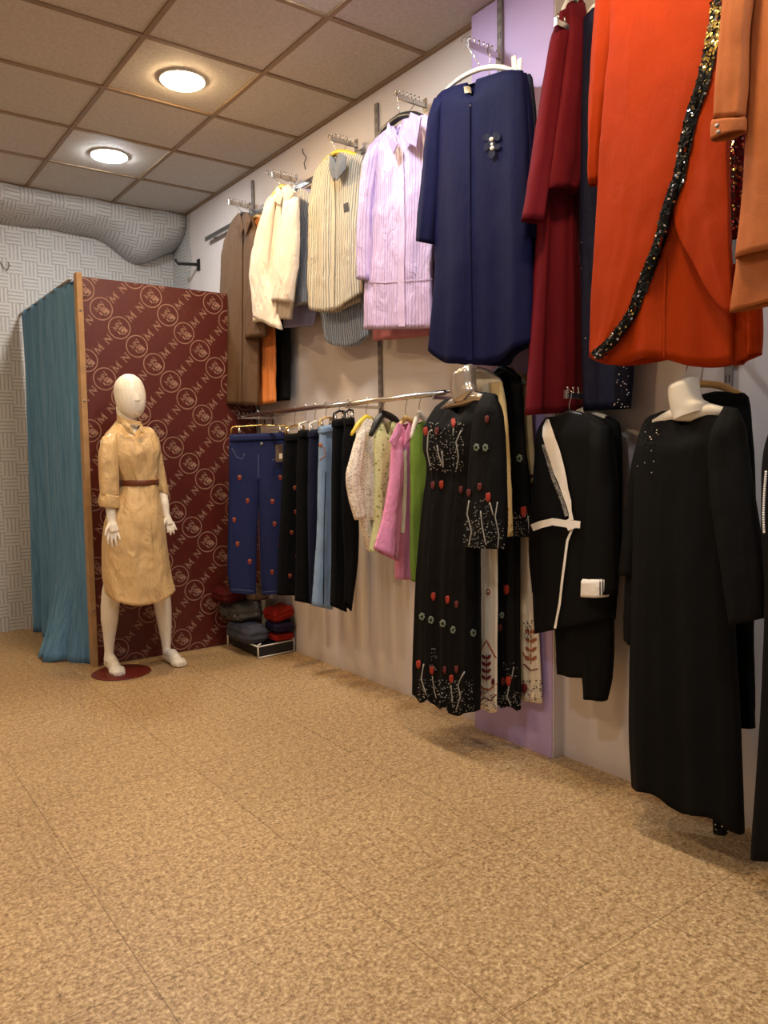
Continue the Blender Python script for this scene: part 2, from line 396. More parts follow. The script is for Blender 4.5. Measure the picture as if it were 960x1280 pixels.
lamps = [(1.618, 5.067, 0, 'round ceiling light glowing cool white, nearest the back wall', .8), (1.618, 3.867, 1, 'round ceiling light glowing warm yellow', 1.0),
         (1.618, 2.667, 0, 'round ceiling light glowing white at the top edge of the photo', .9), (1.618, 1.467, 1, 'warm ceiling light over the orange dress, above the frame', 1.1),
         (1.618, .267, 0, 'white ceiling light beside the camera', .6),
         (-.182, 4.467, 1, 'warm ceiling light over the open floor', 1.0), (-.182, 2.667, 1, 'warm ceiling light left of the camera view', 1.1), (-.182, .867, 0, 'white ceiling light left of the camera', .6)]
for x, y, w, lab, p in lamps: downlight(x, y, w, lab, p)

# ------------------------------------------------------------------ fitting room: printed panel, post, curtain
M['red'] = plain('oxblood_laminate', (84, 25, 18), .42, var=.05); M['print'] = plain('tan_print', (150, 112, 98), .5)
M['wood'] = plain('raw_pine', (164, 128, 88), .6, var=.15); M['chrome'] = plain('chrome', (205, 200, 195), .22, 1, var=.03)
M['steel'] = plain('galvanised_steel', (150, 148, 148), .35, 1); M['darksteel'] = plain('dark_steel', (92, 86, 84), .45, .7); M['blackp'] = plain('black_plastic', (22, 22, 24), .4)
PYP = 4.83
t = thing('fitting_room_partition', 'tall dark red panel with repeated circle and letter print behind the mannequin', 'partition', (1.9, PYP, 0))
mb = MB(); px0, px1, pz1 = 1.352, 2.475, 2.352
mb.box((px0, PYP, .004), (px1, PYP+.02, pz1), M['red'])
def glyph(kind):
    """serif capital as polygons in a unit box centred on the origin"""
    P = []
    def bar(x0, y0, x1, y1, w):
        d = np.array([x1-x0, y1-y0], float); d /= np.linalg.norm(d); q = np.array([-d[1], d[0]])*w/2
        P.append([(x0+q[0], y0+q[1]), (x1+q[0], y1+q[1]), (x1-q[0], y1-q[1]), (x0-q[0], y0-q[1])])
    if kind == 'N':
        bar(-.34, -.5, -.34, .5, .13); bar(.34, -.5, .34, .5, .13); bar(-.36, .47, .36, -.47, .2)
        for x, y in ((-.4, .47), (-.34, -.47), (.34, .47)): bar(x-.17, y, x+.17, y, .07)
    if kind == 'M':
        bar(-.42, -.5, -.38, .5, .12); bar(.42, -.5, .38, .5, .2); bar(-.4, .48, 0, -.42, .18); bar(0, -.42, .4, .48, .1)
        for x, y in ((-.46, .47), (-.42, -.47), (.46, .47), (.42, -.47)): bar(x-.17, y, x+.17, y, .07)
    return P
def clip_add(mb, polys, c, ang, sc, m):
    ca, sa = math.cos(ang), math.sin(ang)
    for poly in polys:
        Q = [(c[0]+sc*(x*ca-y*sa), c[1]+sc*(x*sa+y*ca)) for x, y in poly]
        for ax, lim, sg in ((0, px0+.004, 1), (0, px1-.004, -1), (1, .008, 1), (1, pz1-.004, -1)):
            R = []
            for i in range(len(Q)):
                p, q = Q[i], Q[(i+1) % len(Q)]; ip, iq = sg*(p[ax]-lim) >= 0, sg*(q[ax]-lim) >= 0
                if ip: R.append(p)
                if ip != iq:
                    f = (lim-p[ax])/(q[ax]-p[ax]); R.append((p[0]+f*(q[0]-p[0]), p[1]+f*(q[1]-p[1])))
            Q = R
            if len(Q) < 3: break
        if len(Q) >= 3: mb.add([(x, PYP-.0012, z) for x, z in Q], [tuple(range(len(Q)))], m)
def arc_ring(r, w, n=36):
    return [[((r-w/2)*math.cos(a), (r-w/2)*math.sin(a)), ((r+w/2)*math.cos(a), (r+w/2)*math.sin(a)), ((r+w/2)*math.cos(b), (r+w/2)*math.sin(b)), ((r-w/2)*math.cos(b), (r-w/2)*math.sin(b))]
            for a, b in [(2*math.pi*i/n, 2*math.pi*(i+1)/n) for i in range(n)]]
pl = PY(PYP)
def pxy(x, y): q = pl.at(x, y); return np.array([q[0], q[2]])
c0 = pxy(126.5, 386); va = (pxy(253, 519)-c0)/6                    # chain going down to the right
vb = pxy(189, 371)-pxy(149.4, 410)                                  # circle, M, N, circle going up to the right
angb = math.atan2(vb[1], vb[0]); RC = .066
def at_sc(polys, c, s): return [[(c[0]+x*s, c[1]+y*s) for x, y in p] for p in polys]
logo = arc_ring(1, .10) + at_sc(glyph('M'), (-.24, .28), .5) + at_sc(glyph('N'), (.26, .28), .5)
logo += [[(-.42, -.12), (-.28, -.12), (-.28, -.62), (-.42, -.62)], [(-.42, -.5), (.1, -.5), (.1, -.62), (-.42, -.62)], [(-.18, -.02), (.36, -.02), (.36, -.16), (-.18, -.16)], [(-.12, -.22), (.42, -.22), (.42, -.72), (-.12, -.72)]]
for i in range(-22, 23):
    for j in range(-22, 23):
        c = c0+va*i+vb*j
        if not (px0-.3 < c[0] < px1+.3 and -.3 < c[1] < pz1+.3): continue
        clip_add(mb, logo, c, angb, RC, M['print'])
        clip_add(mb, glyph('M'), c+vb*.36, angb, .05, M['print']); clip_add(mb, glyph('N'), c+vb*.65, angb, .048, M['print'])
mb.build('panel', t, smooth=False, fixn=False)
mb = MB(); mb.box((1.318, PYP-.012, 0), (1.352, PYP+.05, 2.372), M['wood']); po = mb.build('post', t, smooth=False, bevel=.003)
for z in (2.15, 1.62, .35):
    mb = MB(); mb.lathe((1.335, PYP-.012, z), [(.007, .003), (.008, .001), (.008, -.002)], M['steel'], 12, (0, -1, 0)); mb.build('screw', po)
def fabric_velvet():
    m, nt, b = newmat('teal_velvet'); ob = coord(nt); mp = nt.nodes.new('ShaderNodeMapping'); mp.inputs['Scale'].default_value = (9, 26, 1.2); L(nt, ob, mp.inputs[0])
    n = noise_node(nt, mp.outputs[0], 3, 5, .65); r = ramp(nt, n.outputs['Fac'], [(.3, S((60, 106, 146))), (.7, S((98, 142, 178)))]); L(nt, r.outputs[0], b.inputs['Base Color'])
    b.inputs['Roughness'].default_value = .8; b.inputs['Sheen Weight'].default_value = .25; b.inputs['Sheen Tint'].default_value = S((140, 185, 210)); bump(nt, b, n.outputs['Fac'], .2, .004); return m
M['velvet'] = fabric_velvet()
t = thing('fitting_room_curtain', 'teal velvet curtain hanging at the side of the red panel', 'curtain', (1.3, 5.5, 0))
mb = MB(); ns, ntt = 150, 50; V = []; Fc = []; UV = []
for i in range(ns):
    s = i/(ns-1)
    for j in range(ntt):
        tt = j/(ntt-1)
        y = 6.2-(6.2-4.87)*s - .10*max(0, tt-.75)*3*math.sin(math.pi*min(1, max(0, (s-.4)/.6))); yb = y + .06*math.sin(s*9)*tt
        amp = (.012+.026*tt)*(1-.3*s)*min(1, (1-s)/.06+.1)
        x = 1.296 + amp*(math.sin(s*38+.5*math.sin(tt*3))+.5*math.sin(s*71+1.3+tt)) + .012*tt - .19*max(0, (tt-.7)/.3)**1.6*math.sin(math.pi*min(1, max(0, (s-.4)/.6)))
        x += .034*min(1, max(0, (s-.86)/.12)); x = min(x, 1.333)
        z = 2.335 - tt*(2.335-.012) + .01*math.sin(s*30)*(tt > .98)
        V.append((x, yb, z)); UV.append((s, tt))
for i in range(ns-1):
    for j in range(ntt-1): Fc.append((i*ntt+j, i*ntt+j+1, (i+1)*ntt+j+1, (i+1)*ntt+j))
mb.add(V, Fc, M['velvet'], UV); mb.build('drape', t, solid=.004)
mb = MB(); mb.tube([(1.296, 4.87, 2.335), (1.296, YB-.002, 2.335)], .009, M['steel']); mb.build('curtain_rod', t)

# ------------------------------------------------------------------ wall rails, slotted uprights, display arms
def mat_slots():
    m, nt, b = newmat('slotted_steel'); sep = nt.nodes.new('ShaderNodeSeparateXYZ'); L(nt, coord(nt), sep.inputs[0])
    f = math_node(nt, 'FRACT', math_node(nt, 'MULTIPLY', sep.outputs[2], 20)); a = math_node(nt, 'LESS_THAN', f, .5)
    c = math_node(nt, 'LESS_THAN', math_node(nt, 'ABSOLUTE', math_node(nt, 'SUBTRACT', math_node(nt, 'ABSOLUTE', sep.outputs[1]), .006)), .002)
    r = ramp(nt, math_node(nt, 'MULTIPLY', a, c), [(.4, S((128, 120, 116))), (.6, S((26, 24, 24)))]); L(nt, r.outputs[0], b.inputs['Base Color'])
    b.inputs['Metallic'].default_value = .3; b.inputs['Roughness'].default_value = .45; return m
M['slots'] = mat_slots()
def upright(y, x0, z0, z1, label):
    t = thing('wall_upright', label, 'shelf upright', (x0, y, z0), 'slotted wall uprights')
    mb = MB(); mb.box((x0-.014, y-.014, z0), (x0, y+.014, z1), M['slots'])
    o = mb.build('rail', t, smooth=False, bevel=.002)
upright(4.80, WX, 1.2, 3.11, 'dark slotted upright rail on the wall behind the brown coat')
upright(3.385, WX, 1.2, 3.10, 'dark slotted upright rail on the wall behind the lilac shirt')
upright(2.42, 2.424, 1.2, 3.17, 'dark slotted upright rail on the lilac pier')
upright(1.42, WX, 1.2, 3.17, 'dark slotted upright rail on the wall behind the orange dress')
mb = MB(); mb.box((WX-.05, 2.62, 2.862), (WX-.036, 5.5, 2.892), M['steel'])
for y in (4.80, 3.385): mb.box((WX-.04, y-.01, 2.862), (WX-.012, y+.01, 2.892), M['steel'])
mb.box((WX-.04, 5.4, 2.87), (WX, 5.42, 2.884), M['steel']); mb.box((WX-.04, 2.7, 2.87), (WX, 2.72, 2.884), M['steel'])
tag(mb.build('wall_crossbar', smooth=False, bevel=.002), 'flat steel crossbar along the wall behind the upper row of shirts', 'rail')
def display_arm(y, z, x0, x1, label, group):
    t = thing('display_arm', label, 'display arm', (x0, y, z), group)
    mb = MB(); mb.box((x1, y-.007, z-.014), (x0, y+.007, z+.008), M['chrome']); mb.box((x0-.006, y-.014, z-.05), (x0, y+.014, z+.03), M['chrome']); mb.box((x1-.004, y-.009, z-.016), (x1, y+.009, z+.018), M['chrome'])
    mb.build('bar', t, smooth=False, bevel=.0015)
    k = 6
    for i in range(k):
        x = x1+.012+(x0-x1-.05)*i/(k-1)
        mb = MB(); mb.tube([(x, y, z+.006), (x, y, z+.02), (x-.003, y, z+.03)], [.003, .003, .0045], M['chrome'], 8); mb.build('pin', t)
ARMS = {}
for key, y, z, x0, x1, lab in [('A1', 4.78, 2.93, WX-.036, 2.29, 'chrome display arm with pins above the brown coat'), ('A2', 4.17, 2.93, WX-.036, 2.285, 'chrome display arm with pins above the white shirt'),
        ('A3', 3.53, 2.93, WX-.036, 2.28, 'chrome display arm with pins above the beige striped shirt'), ('A4', 2.95, 2.93, WX-.036, 2.28, 'chrome display arm with pins between the lilac shirt and navy abaya'),
        ('A5', 2.42, 2.93, 2.41, 2.235, 'chrome display arm with pins on the lilac pier above the navy abaya'), ('A6', 1.98, 2.83, WX, 2.26, 'chrome display arm poking out beside the maroon dress'),
        ('A7', 1.42, 2.97, WX-.014, 2.1, 'display arm holding the orange dress'), ('A8', .93, 2.97, WX, 2.01, 'display arm holding the peach tunic'),
        ('B1', 4.72, 1.535, WX+.001, 2.285, 'chrome display arm with pins at the far end of the lower hang rail'), ('B2', 2.42, 1.705, 2.41, 2.175, 'display arm under the navy abaya holding the long floral dresses'),
        ('B3', 1.95, 1.49, WX, 2.285, 'display arm holding the black and white wrap abaya'), ('B4', 1.40, 1.60, WX, 2.17, 'display arm holding the long plain black abaya'), ('B5', .92, 1.55, WX, 2.08, 'display arm holding the pearl trimmed garment at the right edge')]:
    display_arm(y, z, x0, x1, lab, 'chrome display arms on the wall'); ARMS[key] = (y, z)
# lower hang rail
t = thing('hang_rail', 'long chrome hang rail along the wall carrying the trousers and blouses', 'clothes rail', (2.27, 3.7, 1.53))
mb = MB(); mb.tube([(2.27, 4.66, 1.535), (2.27, 2.62, 1.545)], .0125, M['chrome'], 14); mb.build('tube', t)
mb = MB(); mb.tube([(2.33, 4.66, 1.545), (2.33, 2.62, 1.555)], .006, M['chrome'], 10); mb.build('rear_rod', t)
for y in (4.6, 3.385, 2.68):
    mb = MB(); mb.box((2.25, y-.006, 1.518), (WX, y+.006, 1.534), M['chrome']); mb.box((WX-.006, y-.015, 1.48), (WX, y+.015, 1.57), M['chrome']); mb.build('bracket', t, smooth=False, bevel=.002)
# small black hook bracket near the back corner
mb = MB(); c = PX(WX).at(249, 331); mb.box((WX-.012, c[1]-.02, c[2]-.045), (WX, c[1]+.02, c[2]+.04), M['blackp']); mb.tube([(WX-.01, c[1], c[2]), (WX-.15, c[1]+.05, c[2]), (WX-.17, c[1]+.055, c[2]+.03)], .012, M['blackp'])
tag(mb.build('wall_hook', smooth=False), 'small black hook on the white wall near the back corner', 'hook')

# ------------------------------------------------------------------ small marks on the walls
M['wire'] = plain('grey_wire', (70, 64, 62), .5); M['hole'] = plain('broken_plaster', (92, 70, 60), .9, var=.3)
def wall_wire(pl, pts, label, r=.003):
    mb = MB(); mb.tube([pl.at(x, y, o) for x, y, o in pts], r, M['wire'], 6); tag(mb.build('wire_or_crack'), label, 'wire')
wall_wire(PX(WX), [(378, 186, -.0), (379, 192, .02), (383, 197, .02), (380, 204, .015), (382, 212, .0)], 'bit of loose wire poking from the right wall near the ceiling')
wall_wire(PY(YB), [(0, 327, .0), (4, 334, .015), (9, 338, .02), (12, 332, .02), (10, 328, .0)], 'curl of loose wire on the back wall left of the curtain')
wall_wire(PX(WX-.005), [(209, 335, 0), (206, 341, .02), (203, 345, .03), (201, 352, .02)], 'dark crack in the corner above the red panel', .004)  # a crack in the corner, shaped as a thin tube like the wires

# ------------------------------------------------------------------ hangers
M['hblack'] = M['blackp']; M['hwhite'] = plain('white_plastic', (232, 226, 214), .35); M['hyellow'] = plain('yellow_plastic', (226, 196, 60), .35)
M['hwood'] = plain('pale_wood', (206, 170, 110), .4, var=.12); M['hgold'] = plain('brass_wire', (214, 178, 108), .25, 1)
def hook(mb, N, arm, m=None, hx=None):
    y, z = arm; x = N[0] if hx is None else hx; m = m or M['chrome']
    if z < N[2]+.01: z = N[2]+.03
    pts = [N, (x, N[1]*.6+y*.4, N[2]+(z-N[2])*.45), (x, y-.012, z-.014), (x, y-.016, z+.008), (x, y-.004, z+.018), (x, y+.011, z+.012), (x, y+.013, z+.002)]
    mb.tube(pts, .0022, m, 6)
def hanger(label, plane, Lp, Np, Rp, arm, m, off=0, w=.012, clip=None, name='clothes_hanger'):
    A, N, B = (plane.at(*p, off) for p in (Lp, Np, Rp))
    t = thing(name, label, 'hanger', N, 'clothes hangers')
    mb = MB(); pts = []
    for i in range(9):
        f = i/8; P = A+(N-A)*f if f <= 1 else N; s = f*f*(3-2*f); pts.append(A*(1-f)+N*f + np.array([0, 0, .012*math.sin(math.pi*f)]))
    for i in range(1, 9):
        f = i/8; pts.append(N*(1-f)+B*f + np.array([0, 0, .012*math.sin(math.pi*f)]))
    mb.tube(pts, [w*.55]+[w*.8]*2+[w]*11+[w*.8]*2+[w*.55], m, 10); mb.build('shoulder_bar', t)
    mb = MB(); hook(mb, N+np.array([0, 0, w*.5]), ARMS[arm] if isinstance(arm, str) else arm); mb.build('hook', t)
    if clip:
        for c in clip:
            P = plane.at(*c, off+.0); mb = MB(); e = np.array([plane.n[1], -plane.n[0], 0])
            for s in (1, -1):
                q = [P+e*.014*a+np.array([0, 0, b])+plane.n*s*d for a, b, d in ((-1, -.03, .006), (1, -.03, .006), (.7, .03, .014), (-.7, .03, .014))]
                q2 = [v+plane.n*s*.006 for v in q]
                mb.add(q+q2, [(0,1,2,3),(7,6,5,4),(0,4,5,1),(1,5,6,2),(2,6,7,3),(3,7,4,0)], m)
            mb.build('clip', t, smooth=False, bevel=.002)
    return t
def clip_hanger(label, plane, Lp, Rp, arm, m, x0=None):
    A, B = plane.at(*Lp), plane.at(*Rp); N = (A+B)/2+np.array([0, 0, .008])
    t = thing('clip_hanger', label, 'hanger', N, 'trouser hangers on the lower rail')
    mb = MB(); mb.tube([A+np.array([0, 0, -.05]), A+np.array([0, 0, -.012]), A*.97+B*.03, A*.7+B*.3+np.array([0, 0, .004]), N, A*.3+B*.7+np.array([0, 0, .004]), A*.03+B*.97, B+np.array([0, 0, -.012]), B+np.array([0, 0, -.05])], .006, m, 8); mb.build('frame', t)
    for f in (.14, .86):
        P = A*(1-f)+B*f+np.array([0, 0, -.03]); mb = MB(); mb.tube([P+np.array([0, 0, .03]), P, P+np.array([0, 0, -.012])], [.006, .011, .009], M['chrome'], 8); mb.build('clip', t)
    mb = MB(); hook(mb, N, arm); mb.build('hook', t)
    return t

# ------------------------------------------------------------------ garments
class Garment:
    def __init__(s, name, label, cat, plane, secs, mat, group=None, **kw):
        b = secs[-1]; s.plane = plane
        s.root = thing(name, label, cat, plane.at((b[0]+b[2])/2, (b[1]+b[3])/2), group)
        if not callable(kw.get('depth', .05)): kw['depth'] = kw.get('depth', .05)*.62
        kw.setdefault('dtop', .012)
        s.mb = MB(); s.loft = Loft(s.mb, plane, secs, mat, **kw); s.mat = mat
        s.base = None; s.name = 'body'; s.mbx = []
    def drape(s):
        if s.base is None:
            al = MB(); al.v = list(s.mb.v); al.f = list(s.mb.f)
            for m in s.mbx: k = len(al.v); al.v += m.v; al.f += [tuple(k+i for i in f) for f in m.f]
            s.base = Drape(al)
        return s.base
    def sleeve(s, secs, off=0.0, mat=None, depth=.035, name='sleeve', prints=None, parent=None, mbk=None, **kw):
        kw.setdefault('dtop', .008); kw.setdefault('rows', 28); kw.setdefault('n', 32); kw.setdefault('fold', (.002, .006)); kw.setdefault('nf', 2.2)
        if type(s) is Garment: off = off*.8; depth = depth*.8
        mb = MB(); Loft(mb, s.plane.shift(off), secs, mat or s.mat, depth=depth, **kw)
        if mbk is not None: mbk.append(mb)
        if prints:
            d = Drape(mb); prints(mb, d)
        return mb.build(name, parent or s.root, fixn=False, solid=.0022)
    def button(s, pts, r, mat, name='button'):
        d = s.drape()
        for x, y in pts:
            p, nn = d.hit(x, y, .001)
            if p is None: continue
            mb = MB(); facing_disc(mb, p, nn, r, r*.45, mat); mb.build(name, s.root)
    def strip(s, name, line, w, mat, off=.003, **kw):
        mb = MB(); s.drape().ribbon(mb, line, w, mat, off, **kw)
        if mb.v: return mb.build(name, s.root, fixn=False)
    def flap(s, pts, off, mat, name='collar', th=.006, mb=None, tilt=0):
        own = mb is None; mb = mb or MB(); pl = s.plane
        c = np.mean(pts, 0); P = [pl.at(*p, off) for p in pts]; n = len(P); C = pl.at(*c, off+.008)
        V = P+[p-pl.n*th for p in P]+[C]
        F = [(i, (i+1) % n, 2*n) for i in range(n)]+[(i, n+i, n+(i+1) % n, (i+1) % n) for i in range(n)]+[tuple(range(n, 2*n))]
        mb.add(V, F, mat)
        if own: return mb.build(name, s.root, smooth=False, bevel=.002)
        return mb
    def collar(s, L_, R_, off, mat, stand=None):
        mb = MB(); s.flap(L_, off, mat, mb=mb); s.flap(R_, off, mat, mb=mb)
        if stand:
            Loft(mb, s.plane, stand, mat, depth=.06, rows=8, n=40, fold=(0, 0), wr=.001, drop=.03)
        return mb.build('collar', s.root, smooth=False, bevel=.0015)
    def done(s, solid=.0025): return s.mb.build(s.name, s.root, fixn=False, solid=solid)
def sh(secs, dx, dy=0): return [(a+dx, b+dy, c+dx, d+dy) for a, b, c, d in secs]
def lerp_px(a, b, n): return [(a[0]+(b[0]-a[0])*i/(n-1), a[1]+(b[1]-a[1])*i/(n-1)) for i in range(n)]

M['brown'] = fabric('brown_cloth', (98, 74, 54), .7); M['orangep'] = fabric('peach_orange_cloth', (222, 136, 76), .6); M['black'] = fabric('black_cloth', (12, 12, 14), .85, .0, spec=.12)
M['beige'] = fabric('beige_cotton', (196, 184, 162), .7); M['lilacp'] = fabric('lilac_satin', (204, 178, 212), .4, spec=.5)
M['cream'] = fabric('cream_white_cotton', (226, 212, 196), .7, crease=.7); M['lav'] = fabric('lavender_cotton', (150, 150, 190), .7)
M['greystripe'] = fabric('grey_pinstripe_cotton', (188, 188, 190), .7, stripes=[(.017, .42, (120, 124, 132), 0)], crease=.6)
M['beigestripe'] = fabric('beige_grey_pinstripe_cotton', (206, 192, 168), .7, stripes=[(.017, .4, (132, 134, 134), 0)], crease=.6)
M['bluestripe'] = fabric('blue_pinstripe_cotton', (178, 190, 212), .7, stripes=[(.017, .45, (104, 122, 158), 0)], crease=.8)
M['lilacst'] = fabric('lilac_striped_satin', (208, 182, 216), .38, .0, stripes=[(.017, .35, (176, 152, 200), 0)], spec=.5, crease=.6)
M['pinkd'] = fabric('dusty_pink_cotton', (188, 120, 130), .7); M['navy'] = fabric('navy_crepe', (14, 16, 54), .7, .0, spec=.1, crease=.15)
M['navyd'] = fabric('dark_navy_crepe', (18, 20, 44), .7, .0); M['maroon'] = fabric('maroon_crepe', (98, 20, 31), .75, .0, spec=.1, crease=.15)
M['orange'] = fabric('burnt_orange_satin', (150, 46, 1), .7, .0, spec=.1, crease=.12); M['peach'] = fabric('peach_chiffon', (162, 92, 50), .65, .0, spec=.12, crease=.15); M['wine'] = fabric('wine_cloth', (92, 16, 20), .7)
M['denim'] = fabric('dark_blue_denim', (26, 33, 74), .8, stripes=[(.0022, .3, (36, 44, 88), 0)]); M['denimn'] = fabric('navy_denim', (20, 24, 46), .8); M['denimb'] = fabric('light_blue_denim', (132, 156, 184), .8, stripes=[(.003, .35, (112, 136, 168), 0)], var=.2)
M['stitch'] = plain('stitching', (84, 96, 130), .8); M['lace'] = fabric('white_lace', (234, 222, 208), .8, speck=[((178, 160, 142), 105, .2, .5)], crease=.6)
M['olive'] = fabric('olive_floral_cotton', (202, 202, 150), .8, speck=[((128, 140, 84), 42, .15, .35), ((232, 226, 190), 60, .1, .25)])
M['pink'] = fabric('pink_linen', (220, 140, 180), .7, crease=.7); M['white'] = fabric('white_cloth', (236, 228, 218), .7); M['green'] = fabric('lime_green_cloth', (112, 142, 56), .7)
M['chiffon'] = fabric('black_chiffon', (13, 12, 13), .7, .0, spec=.12); M['ivory'] = fabric('ivory_chiffon', (236, 222, 200), .6); M['creamy'] = fabric('cream_yellow_chiffon', (226, 196, 140), .6)
M['bcrepe'] = fabric('soft_black_crepe', (12, 11, 11), .75, .0, spec=.12, crease=.15)
M['pearl'] = plain('pearl', (232, 228, 222), .2, coat=.5); M['btnw'] = plain('white_button', (228, 214, 224), .3); M['btnb'] = plain('beige_button', (140, 104, 62), .4); M['btnd'] = plain('metal_button', (150, 146, 140), .3, .9); M['tagw'] = plain('white_label', (232, 222, 196), .7)
M['sqk'] = plain('black_sequin', (12, 12, 12), .5, 0, .2); M['sqg'] = plain('gold_sequin', (226, 196, 110), .25, .9); M['sqw'] = plain('silver_sequin', (220, 220, 224), .2, .9); M['sqr'] = plain('red_sequin', (150, 20, 40), .25, .8)
M['tulip'] = plain('red_orange_print', (150, 38, 18), .7); M['tulipd'] = plain('dark_red_print', (88, 18, 18), .7); M['daisy'] = plain('grey_green_print', (104, 114, 100), .7); M['stem'] = plain('silver_grey_print', (150, 146, 140), .7); M['berry'] = plain('berry_embroidery', (124, 44, 32), .8); M['dot'] = plain('pale_print', (150, 145, 138), .7)
M['rust'] = plain('rust_print', (166, 96, 60), .7); M['claret'] = plain('claret_print', (112, 24, 34), .7); M['inky'] = plain('ink_print', (40, 34, 36), .7)
M['skin'] = plain('ivory_mannequin_plastic', (236, 228, 214), .35, spec=.5, var=.02, coat=.2)

# ---- upper row ----
p = PX(2.31)
g = Garment('brown_coat', 'long brown button coat hanging at the far end of the upper row', 'coat', p, [(297, 268, 309, 266), (288, 282, 317, 274), (283, 310, 319, 300), (280, 360, 321, 350), (278, 420, 323, 418), (277, 504, 321, 507)], M['brown'], depth=.05, fold=(.004, .026), nf=4.2, seed=3, wr=.004, drop=.04, dropw=.35)
g.strip('placket', [(303, 284), (302, 350), (302, 420), (301, 503)], 3.0, M['brown'], .006)
g.collar([(297, 266), (294, 284), (301, 296), (304, 284), (300, 268)], [(309, 265), (313, 276), (307, 295), (304, 284), (305, 268)], .07, M['brown'])
g.done(); g.sleeve([(309, 272, 318, 276), (311, 300, 325, 305), (312, 350, 329, 355), (308, 405, 332, 402), (308, 424, 333, 420)], .035, seed=4)
g.sleeve([(285, 290, 292, 284), (279, 320, 290, 320), (277, 370, 288, 370), (277, 415, 286, 413)], .0, seed=5)
hanger('black hanger inside the brown coat', p, (289, 284), (303, 267), (316, 276), 'A1', M['hblack'])
p = PX(2.375)
g = Garment('orange_shirt', 'long orange peach shirt between the brown coat and a black one', 'shirt', p, [(312, 274, 328, 268), (306, 285, 337, 274), (308, 330, 340, 320), (312, 400, 343, 400), (316, 450, 345, 448), (318, 507, 345, 503)], M['orangep'], depth=.03, fold=(.002, .012), nf=4, seed=6, drop=.03, dropw=.4)
g.done(); hanger('hanger inside the orange peach shirt', p, (308, 285), (320, 271), (336, 276), 'A1', M['hwood'])
p = PX(2.425)
g = Garment('black_shirt', 'long black shirt nearest the wall behind the orange peach shirt', 'shirt', p, [(320, 274, 336, 268), (314, 286, 350, 276), (318, 340, 356, 330), (328, 420, 362, 418), (332, 502, 363, 500)], M['black'], depth=.025, fold=(.002, .01), nf=4, seed=7)
g.done(); hanger('hanger inside the long black shirt', p, (316, 286), (328, 272), (348, 279), 'A1', M['hblack'])

p = PX(2.25)
g = Garment('white_shirt', 'cream white long sleeved shirt hanging beside the brown coat', 'shirt', p, [(346, 236, 360, 232), (333, 256, 374, 245), (327, 300, 373, 290), (321, 350, 370, 345), (318, 403, 362, 398)], M['cream'], depth=.045, fold=(.006, .03), nf=4, seed=8, wr=.007, drop=.03, dropw=.4)
g.strip('placket', [(351, 250), (350, 300), (347, 350), (344, 398)], 3, M['cream'], .006)
g.collar([(346, 233), (341, 250), (350, 256), (353, 244), (350, 236)], [(360, 230), (366, 243), (358, 254), (353, 244), (355, 235)], .06, M['cream'])
g.done(); g.sleeve([(357, 241, 373, 248), (353, 290, 374, 300), (347, 340, 370, 345), (341, 376, 366, 378)], .06, seed=9, wr=.008)
g.sleeve([(334, 254, 346, 246), (323, 290, 340, 290), (314, 340, 336, 340), (316, 375, 344, 375), (318, 396, 352, 412)], .045, seed=10, wr=.009)
hanger('yellow hanger inside the cream white shirt', p, (335, 256), (352, 233), (371, 246), 'A2', M['hyellow'])
p = PX(2.335)
g = Garment('grey_striped_shirt', 'grey pinstriped shirt half hidden behind the cream white shirt', 'shirt', p, [(364, 240, 378, 235), (354, 256, 390, 245), (360, 300, 392, 290), (362, 350, 391, 345), (364, 384, 390, 378)], M['greystripe'], depth=.025, fold=(.002, .01), nf=3, seed=11, wr=.006, drop=.03, dropw=.4)
g.done(); hanger('hanger inside the grey pinstriped shirt', p, (356, 256), (371, 238), (388, 248), 'A2', M['hblack'])
p = PX(2.40)
g = Garment('lavender_shirt', 'lavender blue shirt nearest the wall, hem showing below the grey pinstripes', 'shirt', p, [(368, 240, 382, 235), (358, 258, 400, 243), (356, 330, 398, 320), (354, 380, 396, 376), (356, 410, 392, 407)], M['lav'], depth=.025, fold=(.003, .012), nf=3, seed=12, wr=.008)
g.done(); hanger('hanger inside the lavender blue shirt', p, (360, 257), (375, 238), (398, 247), 'A2', M['hwhite'])

p = PX(2.275)
g = Garment('beige_striped_shirt', 'beige and grey pinstriped shirt with an open collar, in front of a blue one', 'shirt', p, [(412, 196, 434, 190), (396, 214, 454, 196), (389, 250, 455, 232), (387, 300, 456, 290), (387, 350, 455, 345), (389, 386, 453, 366)], M['beigestripe'], dip=.05, depth=.045, fold=(.006, .026), nf=4.2, seed=13, wr=.007, drop=.05, dropw=.3)
g.strip('placket', [(417, 216), (418, 280), (417, 330), (416, 384)], 4, M['beige'], .005)
g.collar([(412, 192), (411, 212), (416, 226), (423, 214), (418, 200)], [(424, 190), (433, 196), (431, 212), (420, 226), (416, 214)], .068, M['greystripe'])
g.button([(417, 238), (418, 262), (418, 286), (417, 310), (417, 334), (416, 358)], .006, M['btnb'])
mb = MB(); d = g.drape(); d.poly(mb, [(430, 255), (436, 253), (437, 264), (431, 266)], M['inky'], .004); mb.build('pocket_badge', g.root, fixn=False)
g.done(); g.sleeve([(396, 214, 408, 206), (390, 250, 404, 246), (387, 300, 400, 300), (388, 352, 399, 352)], -.02, seed=14)
g.sleeve([(443, 201, 453, 198), (444, 240, 454, 236), (444, 300, 454, 296), (443, 350, 453, 346)], -.02, seed=15)
hanger('black hanger with pale shoulders inside the beige striped shirt', p, (398, 213), (421, 190), (452, 198), 'A3', M['hyellow'])
p = PX(2.38)
